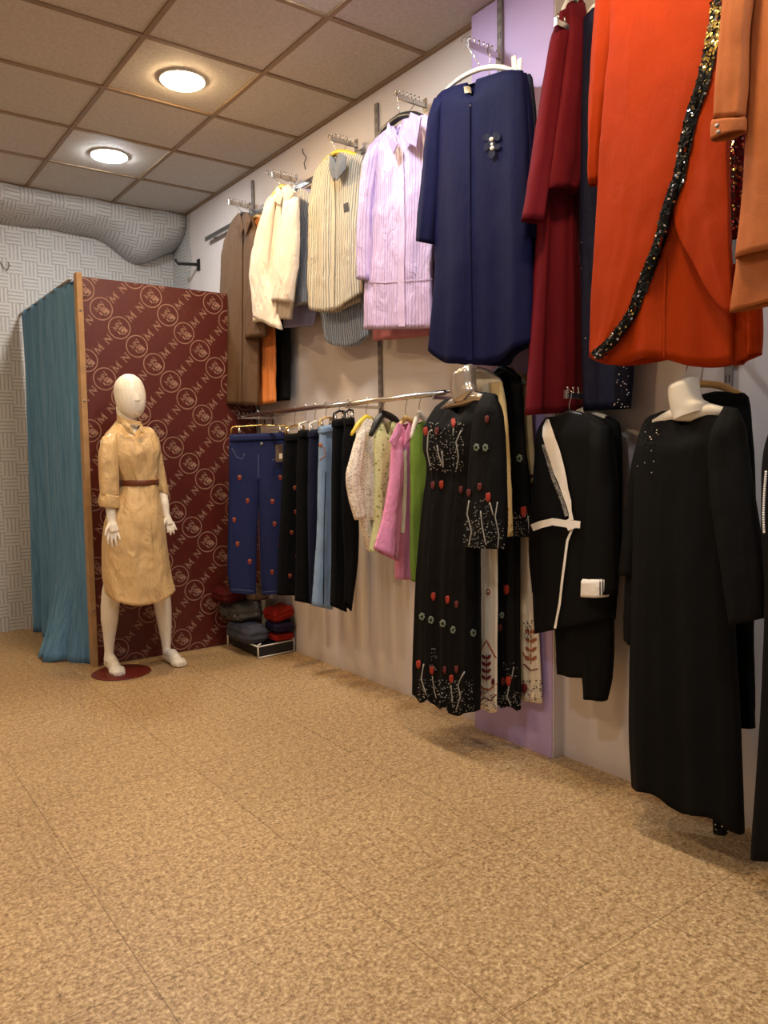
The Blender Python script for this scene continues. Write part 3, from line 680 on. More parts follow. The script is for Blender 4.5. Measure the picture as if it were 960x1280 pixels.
g = Garment('blue_striped_shirt', 'blue pinstriped shirt whose crumpled hem hangs below the beige striped shirt', 'shirt', p, [(416, 202, 438, 196), (405, 216, 462, 199), (402, 300, 462, 290), (402, 388, 461, 378), (406, 424, 463, 418)], M['bluestripe'], dip=.05, depth=.035, fold=(.003, .016), nf=3.5, seed=16, wr=.009)
g.done(); hanger('hanger inside the blue pinstriped shirt', p, (407, 216), (427, 198), (460, 202), 'A3', M['hblack'])

p = PX(2.27)
g = Garment('lilac_striped_shirt', 'shiny lilac pink striped long shirt with a pointed collar', 'shirt', p, [(486, 160, 514, 146), (466, 178, 536, 143), (462, 215, 540, 190), (461, 260, 541, 240), (458, 330, 541, 320), (456, 412, 541, 410)], M['lilacst'], depth=.048, fold=(.005, .022), nf=4.4, seed=17, wr=.008, drop=.06, dropw=.3)
g.strip('placket', [(501, 188), (502, 240), (503, 290), (502, 340), (503, 408)], 8, M['lilacp'], .004)
g.strip('waist_seam', [(459, 352), (480, 353), (520, 350), (540, 349)], 2, M['lilacp'], .004)
g.collar([(485, 152), (482, 166), (491, 193), (497, 180), (490, 164)], [(513, 140), (526, 146), (520, 184), (500, 172), (508, 158)], .082, M['lilacst'])
g.button([(501, 196), (501, 215), (502, 235), (502, 256), (503, 277), (503, 298), (503, 320), (503, 342), (503, 364), (503, 386)], .006, M['btnw'])
g.done(); g.sleeve([(462, 182, 476, 174), (455, 215, 470, 215), (450, 260, 466, 260), (448, 310, 462, 310), (450, 350, 461, 350)], .03, seed=18, wr=.006)
g.sleeve([(530, 150, 540, 146), (532, 200, 544, 196), (532, 260, 545, 256), (531, 330, 543, 326)], -.03, seed=19)
hanger('black plastic hanger inside the lilac striped shirt', p, (468, 178), (500, 146), (533, 148), 'A4', M['hblack'], w=.016)
p = PX(2.375)
g = Garment('pink_shirt', 'dusty pink shirt, only its hem seen below the lilac striped shirt', 'shirt', p, [(494, 166, 516, 152), (474, 184, 543, 152), (470, 300, 545, 290), (466, 400, 542, 395), (467, 426, 538, 419)], M['pinkd'], depth=.035, fold=(.003, .012), nf=3, seed=20)
g.done(); hanger('yellow hanger inside the dusty pink shirt', p, (476, 184), (505, 156), (541, 156), 'A4', M['hyellow'])

p = PX(2.21)
NAVY = [(578, 106, 607, 97), (549, 118, 652, 86), (544, 150, 657, 125), (544, 226, 660, 210), (546, 330, 664, 320), (538, 438, 665, 430)]
g = Garment('navy_abaya', 'navy blue open collar abaya with beaded buttons and a brooch', 'abaya', p, NAVY, M['navy'], depth=.075, fold=(.002, .03), nf=3.2, seed=21, wr=.003, drop=.09, dropw=.2, hemwave=.006, dip=.075)
g.strip('placket', [(585, 128), (585, 190), (585, 260), (586, 350), (588, 450)], 7, M['navy'], .005)
g.button([(587, 132), (586, 146), (585, 170), (585, 189), (585, 211), (585, 238), (585, 257), (586, 290), (586, 312), (586, 333), (587, 355), (587, 385), (588, 410)], .0055, M['pearl'])
d = g.drape()
g.strip('neck_label', [(581, 114), (595.5, 112)], 8.5, M['tagw'], .007)
mb = MB()
for k, (x, y, r) in enumerate([(610, 172, 6), (622, 171, 6), (610, 184, 5), (622, 184, 5), (616, 178, 6), (617, 193, 6)]): d.disc(mb, x, y, r, r*.75, M['navyd'], off=.006+.001*k, rot=k)
br = mb.build('brooch', g.root, fixn=False)
for x, y, r in [(616.5, 175, .009), (617, 181, .006), (617.5, 186, .009)]:
    q, nn = d.hit(x, y, .008); mb = MB(); facing_disc(mb, q, nn, r, r*.9, M['pearl']); mb.build('pearl', br)
g.done(); g.sleeve([(543, 124, 558, 117), (535, 180, 554, 175), (528, 240, 550, 240), (523, 302, 543, 306)], .02, seed=22, depth=.045)
g.sleeve([(648, 94, 658, 91), (652, 150, 664, 148), (654, 220, 668, 218), (655, 300, 672, 298)], -.04, seed=23, depth=.03)
hanger('white plastic hanger inside the navy abaya', p, (556, 114), (601, 86), (647, 90), 'A5', M['hwhite'], w=.010, clip=[(646, 82)])
p = PX(2.345)
g = Garment('dark_navy_dress', 'dark navy dress just showing behind the right edge of the navy abaya', 'dress', p, [(598, 112, 624, 104), (570, 124, 664, 92), (566, 226, 672, 212), (566, 330, 676, 322), (560, 432, 680, 428)], M['navyd'], depth=.04, fold=(.003, .014), nf=3, seed=24)
g.done(); hanger('hanger inside the dark navy dress', p, (573, 123), (612, 108), (660, 96), 'A5', M['hblack'])

p = PY(2.04)
g = Garment('maroon_dress', 'long plain maroon dress turned sideways beside the navy abaya', 'dress', p, [(708, 0, 726, -4), (702, 16, 732, 14), (694, 60, 733, 60), (688, 120, 731, 120), (681, 200, 724, 200), (674, 280, 722, 280), (668, 380, 726, 380), (660, 519, 731, 514)], M['maroon'], depth=.05, fold=(.004, .032), nf=2.6, seed=26, wr=.003, drop=.03, dropw=.4)
g.done(); g.sleeve([(700, 14, 710, 10), (688, 60, 706, 60), (676, 130, 698, 130), (664, 210, 688, 210), (654, 274, 678, 279)], .045, seed=27)
g.sleeve([(712, 6, 731, 4), (708, 60, 735, 60), (699, 130, 735, 135), (689, 200, 731, 205), (684, 236, 721, 241)], .075, seed=28, depth=.03)
hanger('pale hanger inside the maroon dress', p, (703, 16), (717, -3), (731, 16), 'A6', M['hwhite'])
p = PX(2.395)
g = Garment('sequinned_navy_dress', 'dark navy dress with sequins between the maroon and orange dresses', 'dress', p, [(740, 12, 760, 6), (728, 28, 795, 10), (726, 150, 800, 140), (726, 300, 800, 300), (728, 420, 794, 420), (731, 514, 788, 510)], M['navyd'], depth=.045, fold=(.003, .016), nf=3, seed=29)
d = g.drape(); mb = MB(); rnd = random.Random(4)
for k in range(150):
    x, y = rnd.uniform(768, 786), rnd.uniform(450, 511) 
    if k > 100: x, y = rnd.uniform(727, 745), rnd.uniform(240, 440)
    d.disc(mb, x, y, .9, .9, M['sqw'] if rnd.random() < .15 else M['sqk'], 6, .004)
if mb.v: mb.build('sequin_trim', g.root, fixn=False)
g.done(); hanger('hanger inside the sequinned navy dress', p, (731, 28), (750, 5), (792, 14), (1.6, 2.97), M['hwhite'])

p = PX(2.15)
g = Garment('orange_dress', 'long burnt orange dress with a diagonal black and gold sequin trim', 'dress', p, [(790, -92, 830, -105), (764, -60, 880, -105), (764, 0, 902, -20), (762, 60, 906, 40), (757, 110, 909, 100), (750, 200, 911, 190), (745, 300, 913, 290), (740, 380, 917, 370), (741, 452, 918, 455)], M['orange'], depth=.07, fold=(.002, .03), nf=3.2, seed=31, wr=.003, hemwave=.012)
g.sleeve([(766, -90, 905, -90), (763, 0, 901, 0), (761, 60, 891, 60), (756, 110, 879, 110), (749, 200, 855, 200), (744, 300, 828, 300), (740, 360, 805, 360), (738, 410, 783, 410), (737, 447, 752, 447)], .082, name='front_panel', seed=311, depth=.012, rows=60, n=64, fold=(.001, .006), mbk=g.mbx)
g.sleeve([(850, -90, 878, -100), (852, 0, 903, -15), (848, 100, 906, 95), (842, 200, 909, 195), (840, 250, 911, 250), (846, 290, 912, 290), (866, 328, 913, 328), (890, 372, 915, 372), (910, 391, 917, 390)], .068, name='side_panel', seed=312, depth=.012, rows=60, n=48, fold=(.001, .004), mbk=g.mbx)
SEQ = [(899, -8), (895, 30), (888, 67), (878, 109), (865, 146), (856, 187), (849, 225), (837, 255), (826, 300), (815, 330), (804, 356), (792, 390), (781, 408), (766, 427), (744, 446)]
d = g.drape(); mb = MB(); d.ribbon(mb, SEQ, lambda t: 17-4*t, M['sqk'], .004, step=4, cross=4)
rnd = random.Random(11); line = [np.array(q, float) for q in SEQ]
for k in range(1500):
    i = rnd.randrange(len(line)-1); f = rnd.random(); q = line[i]+(line[i+1]-line[i])*f; tt = (line[i+1]-line[i])/np.linalg.norm(line[i+1]-line[i]); pr = np.array([-tt[1], tt[0]])
    y = q[1]; q = q+pr*rnd.uniform(-8, 8)*(1-.25*(i/14)); P, nn = d.hit(q[0], q[1], .006)
    if P is None: continue
    gold = math.exp(-((y-45)/38)**2)
    m = M['sqg'] if rnd.random() < gold*.85 + .015 else (M['sqw'] if rnd.random() < .06 else M['sqk'])
    nn = nn+np.array([rnd.gauss(0, .25) for _ in range(3)]); nn /= np.linalg.norm(nn); a = np.cross(nn, [0, 0, 1]); a /= np.linalg.norm(a)+1e-9; b_ = np.cross(nn, a)
    mb.add([P+(a*math.cos(h)+b_*math.sin(h))*.0042 for h in [math.pi*j/3 for j in range(6)]], [(0, 1, 2, 3, 4, 5)], m)
mb.build('sequin_trim', g.root, smooth=False, fixn=False)
g.strip('centre_seam', [(833, 320), (831, 380), (830, 450)], 2, M['orange'], .006)
g.done()
g.sleeve([(754, -50, 770, -60), (747, 0, 774, 0), (742, 60, 768, 50), (738, 124, 761, 105), (737, 180, 753, 170), (736, 222, 749, 215), (737, 233, 748, 230)], .02, seed=32)
g.sleeve([(906, 330, 944, 330), (914, 385, 952, 380), (916, 425, 953, 415), (918, 457, 951, 441)], -.03, name='back_hem', seed=33, fold=(.004, .016))
hanger('hanger above the frame holding the orange dress', p, (770, -62), (812, -100), (872, -106), (1.42, 2.97), M['hwood'])
p = PX(2.32)
g = Garment('wine_dress', 'wine red dress with a coloured sequin edge behind the peach tunic', 'dress', p, [(905, -70, 940, -80), (888, -50, 960, -70), (892, 100, 945, 90), (894, 200, 940, 190), (897, 300, 936, 296)], M['wine'], depth=.03, fold=(.002, .012), nf=3, seed=34)
d = g.drape(); mb = MB(); rnd = random.Random(5)
for k in range(170):
    x, y = rnd.uniform(911, 930), rnd.uniform(170, 290); d.disc(mb, x, y, 1.5, 1.5, rnd.choice([M['sqr'], M['sqr'], M['sqg'], M['sqw'], M['sqk']]), 6, .004+.002*rnd.random())
mb.build('sequin_edge', g.root, fixn=False, smooth=False); g.done()
hanger('hanger above the frame holding the wine red dress', p, (892, -50), (922, -76), (956, -68), (1.3, 2.97), M['hblack'])

p = PX(2.03)
g = Garment('peach_tunic', 'peach orange tunic with a buttoned cuff at the right edge of the upper row', 'tunic', p, [(968, -100, 1010, -115), (948, -60, 1050, -130), (941, 0, 1060, -30), (936, 120, 1065, 80), (930, 230, 1072, 180), (920, 324, 1080, 290)], M['peach'], depth=.06, fold=(.002, .014), nf=3, seed=35, wr=.003)
g.done()
sl = g.sleeve([(914, -44, 948, -44), (906, 0, 941, 0), (900, 50, 936, 50), (895, 110, 934, 110), (893, 150, 930, 147)], .05, seed=36, depth=.03, fold=(.002, .008))
cf = g.sleeve([(892, 149, 932, 146), (890, 163, 932, 157), (891, 177, 931, 164)], .05, name='cuff', seed=37, depth=.033, rows=8, wr=.001, parent=sl)
cp = p.shift(.05)
for x, y in ((896.5, 157), (898, 165)):
    q = cp.at(x, y, .03); mb = MB(); facing_disc(mb, q, p.n, .0055, .004, M['btnd']); mb.build('button', cf)
g.sleeve([(932, 250, 1074, 210), (921, 330, 1080, 293), (913, 391, 1085, 350)], -.03, name='lining', seed=38, depth=.04, n=64, fold=(.003, .012))
hanger('hanger above the frame holding the peach tunic', p, (952, -62), (990, -112), (1044, -126), (.93, 2.97), M['hwood'])
# ---- lower rail: trousers and blouses, each hanging across the rail ----
RAIL = 1.545
p = PC(2.22, 4.42)
g = Garment('strawberry_jeans', 'dark blue wide leg jeans dotted with embroidered strawberries', 'jeans', p, [(287, 546, 359, 543), (286, 565, 358, 562), (286, 602, 356, 596)], M['denim'], depth=.05, rows=16, fold=(.001, .006), nf=3, seed=41, wr=.003)
Loft(g.mb, p, [(286, 594, 325, 597), (285, 650, 322.5, 650), (284, 712, 320.5, 712), (287, 739, 320, 742)], M['denim'], depth=.045, rows=30, n=40, fold=(.002, .014), nf=2.4, seed=42, wr=.003)
Loft(g.mb, p, [(322, 597, 356, 592), (324, 650, 355, 650), (325.5, 712, 353, 712), (327, 743, 351, 741)], M['denim'], depth=.045, rows=30, n=40, fold=(.002, .014), nf=2.4, seed=43, wr=.003)
d = g.drape(); mb = g.mb
def strawberry(d, mb, x, y, s=1):
    d.poly(mb, [(x-2.6*s, y-1*s), (x, y-2.2*s), (x+2.6*s, y-1*s), (x+1.8*s, y+1.8*s), (x, y+3.6*s), (x-1.8*s, y+1.8*s)], M['berry'], .004); d.disc(mb, x, y-2.2*s, 2.2*s, 1.1*s, M['rust'], 8, .005)
for x, y in [(299.5, 597), (309.4, 626), (340.5, 627), (297, 680), (293, 650), (350, 597), (349.5, 681), (312, 702), (340, 715), (343, 655)]: strawberry(d, mb, x, y)
for ln in ([(323, 568), (323, 600)], [(290, 560), (296, 571), (303, 574), (306, 566)], [(340, 575), (350, 572)], [(288, 736), (317, 739)], [(329, 740), (351, 738)]): d.ribbon(mb, ln, .7, M['stitch'], .003)
g.name = 'trouser_body'; g.button([(327, 555)], .011, M['btnd'])
mb2 = MB(); q = [p.at(*c, .065) for c in ((344.5, 556), (353.5, 555), (353.5, 577), (344.5, 577.5))]; mb2.add(q+[v-p.n*.002 for v in q], [(0,1,2,3),(7,6,5,4),(0,4,5,1),(1,5,6,2),(2,6,7,3),(3,7,4,0)], plain('brown_card', (92, 74, 58), .6))
q = [p.at(*c, .0655) for c in ((349, 567), (353, 566.5), (353, 573), (349, 573.5))]; mb2.add(q, [(0, 1, 2, 3)], M['tagw']); mb2.build('hang_tag', g.root, smooth=False, fixn=False)
g.done(solid=0); g.sleeve([(287, 543, 359, 540), (287, 552, 359, 549)], .0, name='waistband', depth=.056, rows=5, n=64, fold=(0, .001), wr=.001)
clip_hanger('brass wire clip hanger holding the strawberry jeans', p, (289, 534), (360, 532), (4.42, RAIL), M['hgold'])

def trousers(label, y, secs, mat, seed, hang, extra=None, depth=.035, name='trousers', cat='trousers'):
    p = PY(y); g = Garment(name, label, cat, p, secs, mat, depth=depth, rows=40, n=40, fold=(.003, .012), nf=2.2, seed=seed, wr=.004)
    g.name = 'folded_leg'
    if extra: extra(g)
    g.done()
    a = secs[0]; g.sleeve([(a[0], a[1]-3, a[2], a[3]-3), (a[0]-.3, a[1]+6, a[2]+.3, a[3]+6)], 0, name='waistband', depth=depth+.005, rows=5, fold=(0, .001), wr=.001)
    if hang: clip_hanger(hang[0], p, (a[0]+1, a[1]-11), (a[2]-1, a[3]-11), (y, RAIL), hang[1])
    return g
def ex(g):
    d = g.drape()
    for x, y in [(368, 610), (364, 666), (371, 695), (369, 640), (362, 720)]: strawberry(d, g.mb, x, y, .9)
trousers('black trousers with embroidered strawberries next to the blue jeans', 4.02, [(356, 546, 381, 543), (353, 600, 382, 600), (349, 680, 379, 680), (347, 744, 373, 744)], M['black'], 44, ('brass clip hanger holding the black strawberry trousers', M['hgold']), ex)
trousers('plain black wide trousers third along the lower rail', 3.84, [(373, 541, 391, 539), (371, 600, 393, 600), (371, 680, 397, 680), (369, 751, 401, 757)], M['black'], 45, ('white clip hanger holding the plain black wide trousers', M['hwhite']))
trousers('navy jeans squeezed left of the light blue jeans', 3.72, [(386, 541, 402, 538), (385, 640, 402, 640), (387, 755, 404, 757)], M['denimn'], 46, ('white clip hanger holding the navy jeans', M['hwhite']))
def ex(g):
    d = g.drape(); d.ribbon(g.mb, [(399, 556), (405, 560), (406, 570), (400, 575)], 1, M['rust'], .004); d.disc(g.mb, 401, 556, 2, 2, M['rust'], 8, .004)
    d.ribbon(g.mb, [(407, 590), (405, 660), (404, 755)], .8, M['denimn'], .003)
trousers('light blue denim jeans hanging among black trousers', 3.6, [(399, 536, 416, 533), (398, 592, 417, 592), (397, 654, 417, 654), (391, 745, 417, 750), (390, 757, 415, 762)], M['denimb'], 47, ('wooden clip hanger holding the light blue jeans', M['hwood']), ex, name='jeans', cat='jeans')
trousers('black trousers right beside the light blue jeans', 3.47, [(416, 528, 432, 525), (415, 600, 433, 600), (415, 700, 436, 700), (414, 757, 433, 765)], M['black'], 48, ('black clip hanger holding the trousers beside the light blue jeans', M['hblack']))
g = trousers('black flared trousers beside the white lace blouse', 3.36, [(431, 526, 442, 524), (428, 570, 446, 570), (428, 640, 448, 640), (431, 700, 447, 700), (431, 752, 439, 764)], M['black'], 49, ('black clip hanger holding the flared trousers', M['hblack']))

p = PY(3.22)
g = Garment('lace_blouse', 'white lace blouse with full sleeves on the lower rail', 'blouse', p, [(454, 524, 464, 520), (446, 543, 470, 532), (442, 585, 473, 570), (446, 630, 475, 620), (452, 662, 476, 655), (462, 690, 477, 684)], M['lace'], depth=.05, fold=(.003, .014), nf=2.5, seed=50, wr=.006)
g.done(); g.sleeve([(447, 542, 457, 534), (439, 570, 453, 570), (433, 597, 450, 600), (437, 625, 453, 622), (444, 650, 456, 646)], .05, seed=51, fold=(.003, .01))
g.sleeve([(462, 536, 474, 532), (463, 580, 478, 575), (464, 650, 479, 645)], .05, seed=52)
hanger('yellow hanger inside the white lace blouse', p, (439, 544), (458, 521), (474, 536), (3.22, RAIL), M['hyellow'])
p = PY(3.12)
g = Garment('green_floral_blouse', 'pale olive green floral blouse between the lace blouse and the pink shirt', 'blouse', p, [(474, 530, 492, 526), (468, 546, 504, 536), (468, 600, 503, 595), (468, 650, 502, 645), (462, 690, 500, 688)], M['olive'], depth=.045, fold=(.003, .012), nf=2.5, seed=53, wr=.005, drop=.06, dropw=.4)
g.done(); hanger('black hanger with sloping arms inside the green floral blouse', p, (463, 545), (479, 517), (503, 534), (3.12, RAIL), M['hblack'], w=.018)
p = PY(2.98)
g = Garment('pink_shirt', 'bright pink collared shirt hanging beside the black floral dress', 'shirt', p, [(499, 532, 516, 528), (491, 550, 527, 540), (491, 600, 528, 600), (494, 660, 526, 660), (496, 724, 521, 724)], M['pink'], depth=.05, fold=(.003, .014), nf=2.5, seed=54, wr=.006, drop=.04, dropw=.4)
g.strip('inner_placket', [(504, 562), (505, 600), (503, 640), (501, 666)], 7, M['white'], .006)
g.collar([(498, 528), (487, 552), (494, 560), (502, 543), (503, 530)], [(512, 528), (524, 532), (527, 548), (514, 552), (506, 556), (508, 540)], .062, M['pink'])
g.button([(505, 568), (506, 590), (505, 615), (504, 640)], .006, M['btnw'])
g.done(); g.sleeve([(490, 552, 502, 546), (487, 600, 503, 600), (478, 650, 500, 650), (468, 686, 498, 702)], .045, seed=55, fold=(.003, .012))
hanger('wooden hanger inside the bright pink shirt', p, (491, 551), (507, 522), (526, 541), (2.98, RAIL), M['hwood'])
p = PY(2.86)
g = Garment('green_dress', 'lime green dress squeezed between the pink shirt and the black floral dress', 'dress', p, [(518, 532, 530, 526), (514, 548, 540, 542), (514, 640, 541, 640), (514, 700, 538, 700), (516, 727, 534, 727)], M['green'], depth=.04, fold=(.003, .012), nf=2.5, seed=56)
g.done(); hanger('white hanger inside the lime green dress', p, (514, 548), (524, 516), (539, 543), (2.86, RAIL), M['hwhite'])

# ---- long dresses under the navy abaya ----
def tulip(d, mb, x, y, s=1, m='tulip'):
    d.poly(mb, [(x-2.3*s, y-3.6*s), (x-1.2*s, y-5*s), (x, y-3.8*s), (x+.9*s, y-5.6*s), (x+2.3*s, y-3.8*s), (x+2.7*s, y+1*s), (x+1.3*s, y+4.8*s), (x-1.1*s, y+4.8*s), (x-2.6*s, y+1*s)], M[m])
def daisy(d, mb, x, y, s=1, m='daisy', c='chiffon'):
    for k in range(6): a = k*math.pi/3+.3; d.disc(mb, x+2.2*s*math.cos(a)*.8, y+2.8*s*math.sin(a), 1.5*s, 1.6*s, M[m], 7)
    d.disc(mb, x, y, 1.1*s, 1.2*s, M[c], 7, .005)
def dots(d, mb, box, n, seed, r=.55, m='dot'):
    rnd = random.Random(seed)
    for k in range(n):
        x, y = rnd.uniform(box[0], box[2]), rnd.uniform(box[1], box[3]); a = rnd.uniform(.4, 1.05)*r; d.disc(mb, x, y, a*1.2, a, M[m], 5, .003, rnd.random()*3)
def C7(*pts): return [(500+x/2.668, 440+y/2.668) for x, y in pts]
def stems(d, mb, lines, w=1.3, m='stem'):
    for ln in lines: d.ribbon(mb, C7(*ln), w, M[m], .003)
def chevrons(d, mb, x, y0, y1, n, w, m):
    d.ribbon(mb, [(x, y0), (x, y1)], .8, M[m])
    for k in range(n):
        y = y0+(y1-y0)*(k+.3)/n
        for s in (-1, 1): d.poly(mb, [(x+s*.3, y+2), (x+s*w*.5, y-1.5), (x+s*w, y-2.5), (x+s*w*.9, y+1), (x+s*w*.4, y+3.5)], M[m])
SL1 = [(605, 490, 619, 493), (597, 510, 624, 508), (592, 540, 628, 530), (587, 600, 631, 600), (584, 650, 632, 655), (582, 683, 629, 686)]
BD1 = [(556, 500, 590, 489), (545, 510, 621, 494), (534, 535, 618, 525), (533, 560, 612, 560), (537, 583, 600, 590), (531, 640, 598, 640), (526, 720, 595, 720), (523, 800, 595, 800), (522, 867, 593, 893)]
def dep1(t): return .065 if t < .2 else (.065-.02*min(1, (t-.2)/.1) if t < .3 else .045+.015*min(1, (t-.3)/.3))
def gather(t): return .001 if t < .24 else (.008*min(1, (t-.24)/.04)+.022*max(0, t-.26)/.74)
p = PX(2.165)
g = Garment('black_floral_dress', 'long black dress printed with orange red tulips, frontmost on its arm', 'dress', p, BD1, M['chiffon'], depth=dep1, rows=100, n=120, fold=gather, nf=5.5, seed=61, wr=.002, drop=.075, dropw=.36, hemwave=.012)
d = g.drape(); mb = g.mb
for x, y in C7((180, 237), (88, 265), (140, 443), (113, 815), (160, 827), (108, 1062), (64, 1042), (172, 1090)): tulip(d, mb, x, y, 1.05)
for x, y in C7((125, 265), (112, 445), (190, 842), (205, 460), (150, 1060), (190, 1058)): tulip(d, mb, x, y, .95, 'tulipd')
for x, y in C7((76, 882), (105, 893), (145, 905), (178, 926), (243, 936)): daisy(d, mb, x, y, 1.15)
stems(d, mb, [[(108, 258), (95, 270), (92, 330), (105, 395)], [(125, 310), (130, 345), (152, 402)], [(205, 262), (188, 300), (196, 350), (188, 400)], [(180, 250), (178, 280)], [(80, 1040), (72, 1090), (88, 1145)], [(108, 1080), (115, 1130), (122, 1155)], [(215, 1065), (194, 1110), (202, 1150), (188, 1195)], [(170, 1110), (176, 1170)], [(140, 330), (146, 380)]])
b0, b1 = C7((100, 235), (215, 400)); dots(d, mb, b0+b1, 190, 1)
b0, b1 = C7((62, 1090), (245, 1205)); dots(d, mb, b0+b1, 230, 2)
b0, b1 = C7((100, 985), (125, 1060)); dots(d, mb, b0+b1, 25, 3, .45)
g.strip('waist_seam', [(536, 583), (560, 586), (590, 590)], 2.5, M['chiffon'], .005)
g.done()
def pr(mb, d):
    for x, y in C7((296, 485),): tulip(d, mb, x, y, 1.2)
    for x, y in C7((292, 225), (232, 470), (268, 450)): tulip(d, mb, x, y, .95, 'tulipd')
    for x, y in C7((258, 318), (287, 319)): daisy(d, mb, x, y, 1.15)
    stems(d, mb, [[(232, 495), (225, 540), (240, 600), (230, 650)], [(326, 500), (318, 550), (330, 610), (326, 655)], [(270, 530), (275, 580), (288, 645)], [(300, 500), (312, 545)]])
    b0, b1 = C7((215, 560), (345, 655)); dots(d, mb, b0+b1, 170, 5); b0, b1 = C7((250, 490), (300, 560)); dots(d, mb, b0+b1, 30, 6)
g.sleeve(SL1, .07, seed=62, depth=.045, rows=40, n=48, fold=(.002, .012), prints=pr)
g.sleeve([(545, 511, 556, 506), (536, 545, 550, 540), (536, 600, 552, 600), (536, 660, 554, 660)], -.035, seed=63, depth=.02)
def bust_hanger(label, plane, neck, sh_l, sh_r, arm, m, off=0.0):
    N = plane.at((neck[0][0]+neck[0][2])/2, (neck[0][1]+neck[0][3])/2, off)
    t = thing('bust_hanger', label, 'hanger', N, 'plastic bust hangers')
    mb = MB(); Loft(mb, plane.shift(off), neck, m, depth=.045, rows=18, n=32, fold=(0, 0), wr=0, power=.9, cap_top=True, dtop=.03); mb.build('neck_shell', t)
    A, B = plane.at(*sh_l, off), plane.at(*sh_r, off); C = plane.at((neck[-1][0]+neck[-1][2])/2, (neck[-1][1]+neck[-1][3])/2-2, off); mb = MB(); mb.tube([A, A*.5+C*.5+np.array([0, 0, .01]), C, B*.5+C*.5+np.array([0, 0, .01]), B], [.012, .02, .025, .02, .012], m); mb.build('shoulder_form', t)
    mb = MB(); hook(mb, N+np.array([0, 0, -.002]), ARMS[arm], hx=max(N[0], 2.2)); mb.build('hook', t)
M['silver'] = plain('silvered_plastic', (196, 182, 168), .22, .75)
bust_hanger('silvery neck form inside the frontmost black floral dress', p, [(570, 468, 589, 455), (567, 477, 591, 465), (566, 487, 592, 478), (568, 496, 595, 488), (572, 505, 588, 500)], (552, 513), (612, 498), 'B2', M['silver'], off=.02)
p = PX(2.27)
g = Garment('ivory_floral_dress', 'ivory dress with claret leaf print right behind the black floral dress', 'dress', p, [(588, 470, 608, 462), (572, 490, 628, 477), (568, 530, 627, 520), (572, 582, 618, 580), (568, 640, 621, 640), (564, 760, 622, 750), (558, 878, 621, 890)], M['ivory'], depth=.03, rows=70, n=80, fold=(.001, .016), nf=4, seed=64, wr=.002, hemwave=.008)
d = g.drape(); mb = g.mb; daisy(d, mb, 611, 739.5, .9, 'rust', 'ivory'); daisy(d, mb, 594.5, 730, .9, 'inky', 'ivory')
d.ribbon(mb, [(598, 822), (602, 812), (608.5, 800), (614, 811), (620, 822)], 1.6, M['rust']); chevrons(d, mb, 608.5, 818, 852, 4, 6, 'claret')
chevrons(d, mb, 597, 800, 835, 4, 4, 'rust')
d.ribbon(mb, [(596, 852), (604, 860), (612, 862), (621, 855)], 2, M['rust']); d.disc(mb, 600, 866, 2.8, 5, M['claret']); d.disc(mb, 617, 852, 2, 4, M['claret'])
d.ribbon(mb, [(598, 878), (606, 872), (614, 876), (620, 868)], 1.2, M['claret']); dots(d, mb, (594, 862, 622, 889), 70, 8, .6, 'inky'); dots(d, mb, (594, 860, 622, 880), 20, 9, .8, 'rust')
g.done()
def pr(mb, d): chevrons(d, mb, 632, 635, 662, 4, 4, 'rust'); dots(d, mb, (624, 655, 641, 672), 26, 4, .7, 'inky')
g.sleeve([(612, 479, 628, 477), (614, 530, 634, 525), (619, 600, 638, 600), (624, 672, 641, 670)], .03, seed=65, depth=.02, prints=pr, mat=M['creamy'])
hanger('white hanger inside the ivory floral dress', p, (574, 491), (598, 462), (626, 479), 'B2', M['hwhite'])
p = PX(2.335)
g = Garment('black_floral_dress', 'second black tulip print dress, behind the ivory one', 'dress', p, [(618, 468, 636, 461), (602, 488, 652, 473), (602, 540, 652, 530), (608, 582, 647, 580), (604, 640, 650, 640), (600, 760, 650, 750), (598, 875, 651, 887)], M['chiffon'], depth=.03, rows=70, n=80, fold=(.001, .014), nf=5, seed=66, wr=.002, hemwave=.008)
d = g.drape(); mb = g.mb
tulip(d, mb, 633.5, 737, 1.2); tulip(d, mb, 636, 851, 1.2); tulip(d, mb, 629, 852, 1, 'tulipd'); daisy(d, mb, 628, 769, 1); tulip(d, mb, 625, 785, .9, 'tulipd')
stems(d, mb, [[(365, 1110), (358, 1150), (375, 1190)], [(380, 1050), (372, 1090)]]); dots(d, mb, (624, 862, 651, 886), 80, 12); dots(d, mb, (630, 825, 648, 850), 20, 13, .5)
g.done()
def pr(mb, d):
    tulip(d, mb, 655, 640, 1.4); daisy(d, mb, 650, 573, 1.2); daisy(d, mb, 637, 576, .9); dots(d, mb, (640, 640, 664, 671), 90, 14); d.ribbon(mb, [(660, 645), (662, 670)], 1.1, M['stem'])
g.sleeve([(638, 475, 652, 473), (638, 540, 655, 540), (637, 600, 661, 600), (635, 671, 664, 671)], .03, seed=67, depth=.022, prints=pr)
hanger('black hanger inside the second black tulip dress', p, (605, 488), (626, 460), (650, 475), 'B2', M['hblack'])
p = PX(2.39)
g = Garment('cream_floral_dress', 'cream dress with rust print nearest the pier, last of the floral dresses', 'dress', p, [(640, 476, 653, 470), (628, 490, 664, 479), (628, 560, 664, 550), (630, 640, 668, 640), (634, 760, 672, 750), (632, 872, 678, 879)], M['ivory'], depth=.018, rows=60, n=72, fold=(.001, .01), nf=4, seed=68, wr=.002)
